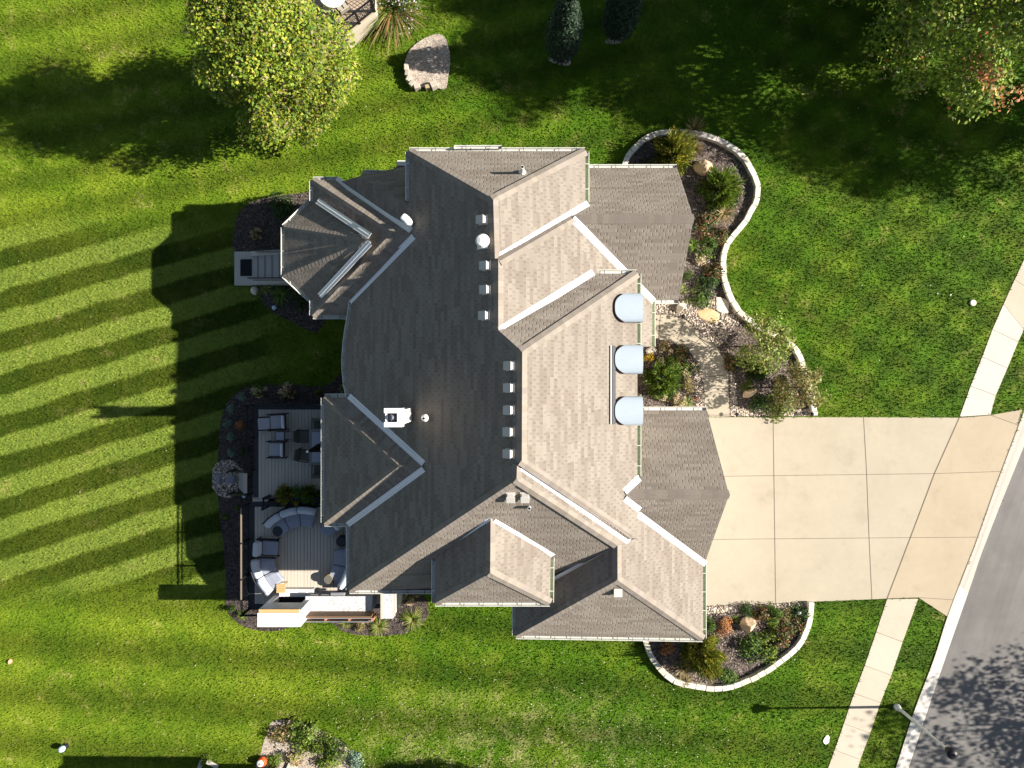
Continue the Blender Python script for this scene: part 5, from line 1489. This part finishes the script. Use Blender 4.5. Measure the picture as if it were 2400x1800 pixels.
# ------------------------------------------------------------------ trees
def tree_mesh(seed, n, R, zlo, zhi, pal, leaf, clumps=70, shade=1.0, egg=.45):
    r = np.random.default_rng(seed)
    cz = r.uniform(0, 1, clumps); a = r.uniform(0, 6.28, clumps); rr = np.sqrt(r.uniform(.10, 1, clumps))
    prof = np.sin(np.pi * np.clip(cz * .86 + .12, 0, 1)) ** egg
    K = np.c_[np.cos(a) * rr * R * prof * .82, np.sin(a) * rr * R * prof * .82, zlo + cz * (zhi - zlo) * .93]
    rad = r.uniform(.18, .36, clumps) * R
    idx = r.integers(0, clumps, n)
    dv = r.normal(0, 1, (n, 3)); dv /= np.linalg.norm(dv, axis=1)[:, None]; dv[:, 2] *= .75
    P = K[idx] + dv * rad[idx][:, None] * r.uniform(.35, 1.08, (n, 1)) ** .8
    tint = r.uniform(.75, 1.2, clumps)[idx][:, None]
    C = palette(r, n, pal, .22) * tint * shade
    V, F, CC_ = leaves(P, r.uniform(.6, 1.3, n) * leaf, C, r, .55, .62, dv)
    return tri_mesh('crown', V, F, CC_, [M['leaf']]), K

def tree(name, label, base, mesh, K, height, r0, parent_scale=1):
    root = thing(name, label, 'tree', base)
    b = MB(); up = Vector((0, 0, 1)); bv = Vector(base)
    mid = bv + up * height * .38; topv = bv + up * height * .85
    b.tube(bv - up * .1, mid, r0, r0 * .7, 9); b.tube(mid, topv, r0 * .7, r0 * .15, 8)
    for k in range(0, len(K), max(1, len(K) // 26)):
        tgt = bv + Vector(K[k]); s0 = bv + up * min(max(height * .25, (tgt.z - bv.z) * .6), height * .7)
        b.tube(s0, s0.lerp(tgt, .95), r0 * .32, r0 * .06, 6)
    b.build('trunk', M['bark'], root)
    o = bpy.data.objects.new('crown', mesh); COL.objects.link(o); o.parent = root
    return root
MAPLE = [((.22, .28, .02), 6), ((.32, .33, .03), 4), ((.12, .21, .02), 5), ((.36, .27, .15), 1.5), ((.07, .12, .02), 2)]
m1, K1 = tree_mesh(5, 90000, 3.12, 1.2, 9.8, MAPLE, .135, 150)
t1 = tree('maple_tree', 'large yellow-green leafy tree on the lawn beside the neighbouring deck', (-474 * S, 642 * S, 0), m1, K1, 9.6, .17)
OAK = [((.20, .31, .03), 5), ((.31, .38, .04), 4), ((.11, .20, .025), 4), ((.32, .27, .14), 1.2), ((.60, .14, .05), .1)]
m2, K2 = tree_mesh(9, 48000, 4.5, 1.8, 14.2, OAK, .18, 95)
t2 = tree('shade_tree', 'big green tree with a few orange leaf clusters filling the upper right corner', (950 * S, 765 * S, 0), m2, K2, 13.6, .24)
# orange clusters on the near side of that tree
r = np.random.default_rng(3)
for (px, py) in [(2308, 172), (2325, 165), (2305, 190), (2340, 225), (2390, 210), (2296, 145), (2360, 235)]:
    c = at(px, py, 300); P_ = np.array(c) + r.normal(0, .24, (26, 3))
    V_, F_, C_ = leaves(P_ - np.array(t2.location), np.full(26, .19), palette(r, 26, [((.55, .20, .09), 3), ((.50, .33, .14), 2)]), r, .5, .6)
    me = tri_mesh('orange_leaves', V_, F_, C_, [M['leaf']]); o = bpy.data.objects.new('orange_leaves', me); COL.objects.link(o); o.parent = t2
# trees just outside the picture that shade it
def far_tree(x, y, s, rz, label, mesh, sz=None):
    c = copy_tree(mesh, (x * S, y * S, 0), rz, label); c.scale = (s, s, sz or s); return c
far_tree(1050, 905, 1.0, 1.2, 'green tree beyond the upper right lawn shading the columnar evergreens', t2)
far_tree(760, 985, .9, 2.6, 'green tree above the top lawn behind the columnar evergreens', t2)
far_tree(1510, 600, .85, 4.0, 'green tree beyond the right sidewalk shading the upper lawn', t2)
m5, K5 = tree_mesh(17, 7000, 4.4, 2.0, 11.0, [((.085, .15, .02), 5), ((.15, .21, .025), 4)], .22, 60)
tree('shade_tree', 'thin-crowned green tree across the road whose shadow falls on the asphalt', (1715 * S, -790 * S, 0), m5, K5, 10.5, .2)
far_tree(-30, -940, .45, 1.9, 'small tree below the bottom edge shading the lawn by the hedge', t1)
# small multi-stem trees by the front walk
SM = [((.20, .26, .04), 5), ((.34, .37, .10), 3), ((.11, .17, .025), 4), ((.28, .20, .07), 1)]
m3, K3 = tree_mesh(21, 3000, 1.5, .9, 3.3, SM, .13, 40, egg=.3)
ta = tree('small_tree', 'small airy tree overhanging the curved wall above the dappled boulder', atz(1762, 812), m3, K3, 3.2, .05)
m4, K4 = tree_mesh(25, 2400, 1.3, .8, 2.9, [((.22, .22, .06), 5), ((.30, .30, .12), 3), ((.12, .13, .03), 4), ((.30, .17, .07), 2)], .13, 36, egg=.3)
tb_ = tree('small_tree', 'smaller bronze-tinted tree leaning over the curved wall close to the driveway', atz(1838, 908), m4, K4, 2.8, .045)
# columnar evergreens in the shade
def column(px, py, h, label):
    r = np.random.default_rng(int(px)); n = 5200
    z = r.uniform(0.15, 1, n) ** .9; a = r.uniform(0, 6.28, n); rad = (.78 * np.sin(np.pi * np.clip(z * .8 + .16, 0, 1)) ** .6) * r.uniform(.6, 1.05, n)
    P_ = np.c_[np.cos(a) * rad, np.sin(a) * rad, z * h]
    V_, F_, C_ = leaves(P_, r.uniform(.12, .24, n), palette(r, n, [((.03, .06, .03), 4), ((.05, .085, .05), 3), ((.015, .035, .018), 3)]), r, .2, .35, np.c_[np.cos(a), np.sin(a), np.full(n, .6)])
    root = thing('columnar_evergreen', label, 'tree', atz(px, py), 'columnar evergreens on the shaded lawn')
    me = tri_mesh('crown', V_, F_, C_, [M['leaf']]); o = bpy.data.objects.new('crown', me); COL.objects.link(o); o.parent = root
    b = MB(); bv = atz(px, py); b.tube(bv, bv + Vector((0, 0, h * .9)), .07, .02, 7); b.build('trunk', M['bark'], root)
column(1313, 138, 5.2, 'tall columnar evergreen in shade with bare soil at its foot, nearer the house')
column(1442, 84, 4.6, 'darker columnar evergreen cut by the top edge, right of the other')
# flowering clump at the neighbour's deck
r = np.random.default_rng(8)
fl = thing('flower_clump', 'sprawling clump of lilac flowers and dry stalks beside the neighbouring deck', 'flowers', atz(925, 30))
o = bpy.data.objects.new('stalks', strap_mesh([(OLIVE, 3), (TAN, 3), (G2, 4), ((.45, .22, .10), 1)], 77, 280, .5, .016, (-.1, -.5))); COL.objects.link(o); o.parent = fl; o.scale = (1.75, 1.75, 1.5); o.location = (0, .35, 0)
P_ = np.c_[r.normal(.55, .5, 900), r.normal(.25, .38, 900), r.uniform(.3, 1.4, 900)]
V_, F_, C_ = leaves(P_, r.uniform(.08, .15, 900), palette(r, 900, PALS['green']), r, .4, .5); me = tri_mesh('leaves', V_, F_, C_, [M['leaf']]); o = bpy.data.objects.new('leaves', me); COL.objects.link(o); o.parent = fl
P_ = np.r_[np.c_[r.normal(.55, .42, 130), r.normal(.15, .28, 130), r.uniform(1.2, 1.6, 130)], np.c_[r.normal(.75, .25, 30), r.normal(-.9, .3, 30), r.uniform(.5, .8, 30)]]
V_, F_, C_ = leaves(P_, r.uniform(.06, .10, 160), palette(r, 160, [((.62, .52, .72), 4), ((.75, .66, .78), 3)]), r, .8, .9); me = tri_mesh('blossoms', V_, F_, C_, [M['leaf']]); o = bpy.data.objects.new('blossoms', me); COL.objects.link(o); o.parent = fl

# ------------------------------------------------------------------ neighbouring deck (top edge)
nd = thing('neighbour_deck', 'tan boarded deck with black lattice railing and beige skirt at the top edge', 'deck', at(780, 0, 0))
ND = 66
poly = [at(807, 84, ND), at(879, 26, ND), at(885, -170, ND), at(640, -170, ND), at(690, 100, ND)]
b = MB(); b.prism([tuple(p[:2]) for p in poly], ND * S - .05, ND * S); b.build('floor', M['nbdeck'], nd)
b = MB(); b.prism([tuple(((p - at(790, -40, ND)) * .985 + at(790, -40, ND))[:2]) for p in poly], 0, ND * S - .052); b.build('skirt', M['beige'], nd)
def lattice(A, B, u):
    A, B = at(*A, u), at(*B, u); d = B - A; L = d.length; d.normalize(); up = Vector((0, 0, 1)); b = MB(); rz = math.atan2(d.y, d.x)
    b.box((A + B) / 2 + up * .95, (L, .07, .05), rz); b.box((A + B) / 2 + up * .1, (L, .04, .05), rz)
    k = -.8
    while k < L:
        for s in (1, -1):
            a0 = max(k, 0); a1 = min(k + .8, L)
            za, zb = ((a0 - k), (a1 - k)) if s > 0 else (.8 - (a0 - k), .8 - (a1 - k))
            if a1 > a0: b.tube(A + d * a0 + up * (.12 + za), A + d * a1 + up * (.12 + zb), .011, n=4, caps=False)
        k += .17
    for i in range(3): b.box(A + d * (L * i / 2) + up * .5, (.09, .09, 1.05), rz)
    b.build('lattice_railing', M['black'], nd)
lattice((807, 83), (878, 26), ND); lattice((878, 26), (884, -160), ND); lattice((807, 83), (696, 99), ND)
tt = thing('patio_table', 'round white patio table cut by the top edge on the neighbouring deck', 'table', at(779, -14, ND))
q = at(779, -14, ND + 36); b = MB(); b.lathe((q.x, q.y, (ND + 36) * S), [(.60, -.03), (.62, 0), (.60, .03)], 28); b.build('table_top', M['white'], tt)
b = MB(); b.tube((q.x, q.y, ND * S), (q.x, q.y, (ND + 36) * S - .03), .05); b.lathe((q.x, q.y, ND * S), [(.3, 0), (.28, .04), (.05, .08)], 16); b.build('pedestal', M['galv'], tt)
pc = thing('patio_chair', 'taupe patio chair below the white table on the neighbouring deck', 'chair', (0, 0, 0), 'patio chairs at the round white table')
b = MB(); b.rbox((0, 0, .42), (.46, .46, .05), bev=.02); b.build('seat', M['orange_leaf'], pc)
b = MB(); b.rbox((-.26, 0, .70), (.05, .48, .5), bev=.02, M=Matrix.Rotation(math.radians(-15), 3, 'Y')); b.build('backrest', M['orange_leaf'], pc)
for s in (-1, 1):
    b = MB(); b.rbox((-.02, s * .26, .62), (.5, .04, .03), bev=.01); b.tube((.2, s * .26, 0), (.2, s * .26, .62), .016, n=6); b.tube((-.22, s * .26, 0), (-.26, s * .26, .62), .016, n=6); b.build('arm', M['black'], pc)
pc2 = copy_tree(pc, label='taupe patio chair to the right of the first, angled by the lattice railing')
for o, px, py, rz in [(pc, 770, 22, math.radians(75)), (pc2, 804, 20, math.radians(125))]:
    p = at(px, py, ND + 22); o.location = (p.x, p.y, ND * S); o.rotation_euler = (0, 0, rz)

# neighbouring house below the bottom edge
nh = thing('neighbour_house', 'beige gabled house just below the bottom edge of the picture', 'house', (-300 * S, -1060 * S, 0))
b = MB(); b.prism([(-640 * S, -912 * S), (-180 * S, -912 * S), (-180 * S, -1300 * S), (-640 * S, -1300 * S)], 0, 240 * S); b.build('wall', M['siding'], nh)
R0 = [Vector((x * S, y * S, z * S)) for x, y, z in [(-660, -884, 255), (-160, -884, 255), (-160, -1110, 390), (-660, -1110, 390), (-660, -1320, 255), (-160, -1320, 255)]]
roof('roof', [[R0[0], R0[1], R0[2], R0[3]], [R0[3], R0[2], R0[5], R0[4]]], nh)
R1 = [Vector((x * S, y * S, z * S)) for x, y, z in [(-560, -868, 255), (-450, -862, 388), (-340, -868, 255), (-340, -1000, 255), (-450, -1110, 388), (-560, -1000, 255)]]
roof('gable_roof', [[R1[0], R1[1], R1[4], R1[5]], [R1[1], R1[2], R1[3], R1[4]]], nh)
# bits at the bottom edge
def simple(name, label, cat, mats, fn, group=None):
    b = MB(); fn(b); return tag(b.build(name, mats), label, cat, group)
q = at(613, 1788, 15)
simple('ball', 'orange-red and white ball at the bottom edge beside the hedge', 'ball', [M['red'], M['white'], M['slate']], lambda b: (b.lathe((q.x, q.y, .0), [(.08, 0), (.2, .08), (.23, .2), (.2, .32), (.17, .36)], 16, 0), b.lathe((q.x - .05, q.y, .355), [(.16, 0), (.15, .04), (.1, .07)], 16, 1), b.lathe((q.x - .05, q.y - .01, .42), [(.07, 0), (.06, .02)], 12, 2)))
A = at(684, 1796, 5)
simple('grey_panel', 'flat pale grey panel poking in at the bottom edge right of the ball', 'panel', M['walk'], lambda b: b.rbox((A.x, A.y - .1, .12), (.5, .4, .05), rz=-.4, bev=.01))
for px, py, a, lab in [(468, 1797, 70, 'short grey board at the bottom edge left of the yellowish plant'), (497, 1792, -28, 'longer grey board at the bottom edge right of the yellowish plant')]:
    A = at(px, py, 5); simple('board', lab, 'board', M['walk'], lambda b: b.rbox((A.x, A.y, .08), (.62, .2, .06), rz=math.radians(a), bev=.01), 'grey boards at the bottom edge')
q = at(147, 1754, 12)
gp = thing('garden_globe', 'pale blue globe on a low stand in the bottom left lawn', 'globe', (q.x, q.y, 0))
b = MB(); b.lathe((q.x, q.y, .16), [(.06, 0), (.13, .06), (.15, .15), (.12, .25), (.03, .3)], 14); b.build('globe', M['blue'], gp)
b = MB(); b.tube((q.x, q.y, 0), (q.x, q.y, .18), .03); b.lathe((q.x, q.y, 0), [(.14, 0), (.12, .05), (.03, .1)], 12); b.build('post', M['black'], gp)
rock('clay_lump', 'small salmon-coloured lump on the lawn at the far left edge', 23, 1552, 5, 6.5, .16, M['salmon'], 60)
q = at(2279, 710, 0)
simple('utility_cover', 'small round pinkish cover set in the right lawn near the sidewalk', 'cover', M['pale_rock'], lambda b: b.lathe((q.x, q.y, 0), [(.15, 0), (.15, .07), (.13, .085)], 20))
for px, py, lab in [(2228, 691, 'white fleck of litter on the right lawn left of the round cover'), (2198, 688, 'tan fleck of litter on the right lawn farthest from the sidewalk')]:
    rock('litter', lab, px, py, 2.6, 2, .05, M['white'] if 'white' in lab else M['pale_rock'], int(px), 30, False, 'litter')
q = at(642, 721, 20)
simple('garden_light', 'round pale garden light standing below the turret stairs', 'lamp', [M['blue'], M['black']], lambda b: (b.tube((q.x, q.y, 0), (q.x, q.y, .35), .02, mi=1), b.lathe((q.x, q.y, .34), [(.03, 0), (.11, .03), (.10, .07), (.03, .10)], 14, 0)))
q = at(571, 1163, 60)
simple('garden_light', 'round pale green light on the post at the deck stairs', 'lamp', [M['blue'], M['black']], lambda b: (b.tube((q.x, q.y, 0), (q.x, q.y, 1.15), .025, mi=1), b.lathe((q.x, q.y, 1.14), [(.03, 0), (.09, .03), (.08, .07), (.03, .10)], 14, 0)))
for px, py, lab in [(1600, 741, 'small black path light in the pebbles near the porch'), (1725, 971, 'small black path light at the walk and driveway corner'), (1901, 970, 'small black path light at the driveway end of the white wall'), (1871, 1435, 'small path light among shrubs below the driveway')]:
    A = atz(px, py, .3); r_ = thing('path_light', lab, 'lamp', (A.x, A.y, 0), 'black path lights along the paving')
    b = MB(); b.tube((A.x, A.y, 0), (A.x, A.y, .46), .011, n=6); b.build('stake', M['black'], r_)
    b = MB(); b.lathe((A.x, A.y, .42), [(.085, 0), (.09, .015), (.02, .07)], 14); b.build('shade', M['black'] if px != 1871 else M['galv'], r_)
# street lamp
B0 = atz(2101, 1656); top = at(2219, 1752.5, 191)
lp = thing('street_lamp', 'silver street lamp post with dark lantern head leaning over the road corner', 'street lamp', B0)
b = MB(); b.tube(B0, (B0.x, B0.y, 191 * S), .075, .045, 12); b.lathe(B0, [(.16, 0), (.16, .12), (.09, .3)], 14); b.build('pole', M['pole'], lp)
b = MB(); z = 191 * S; b.lathe((B0.x, B0.y, z - .02), [(.07, 0), (.09, .12), (.17, .16), (.19, .40), (.25, .42), (.23, .46)], 14); b.build('lantern', M['black'], lp)
b = MB(); b.lathe((B0.x, B0.y, z + .44), [(.23, 0), (.15, .07), (.05, .10), (.04, .14), (.015, .17)], 14); b.build('lantern_cap', M['black'], lp)
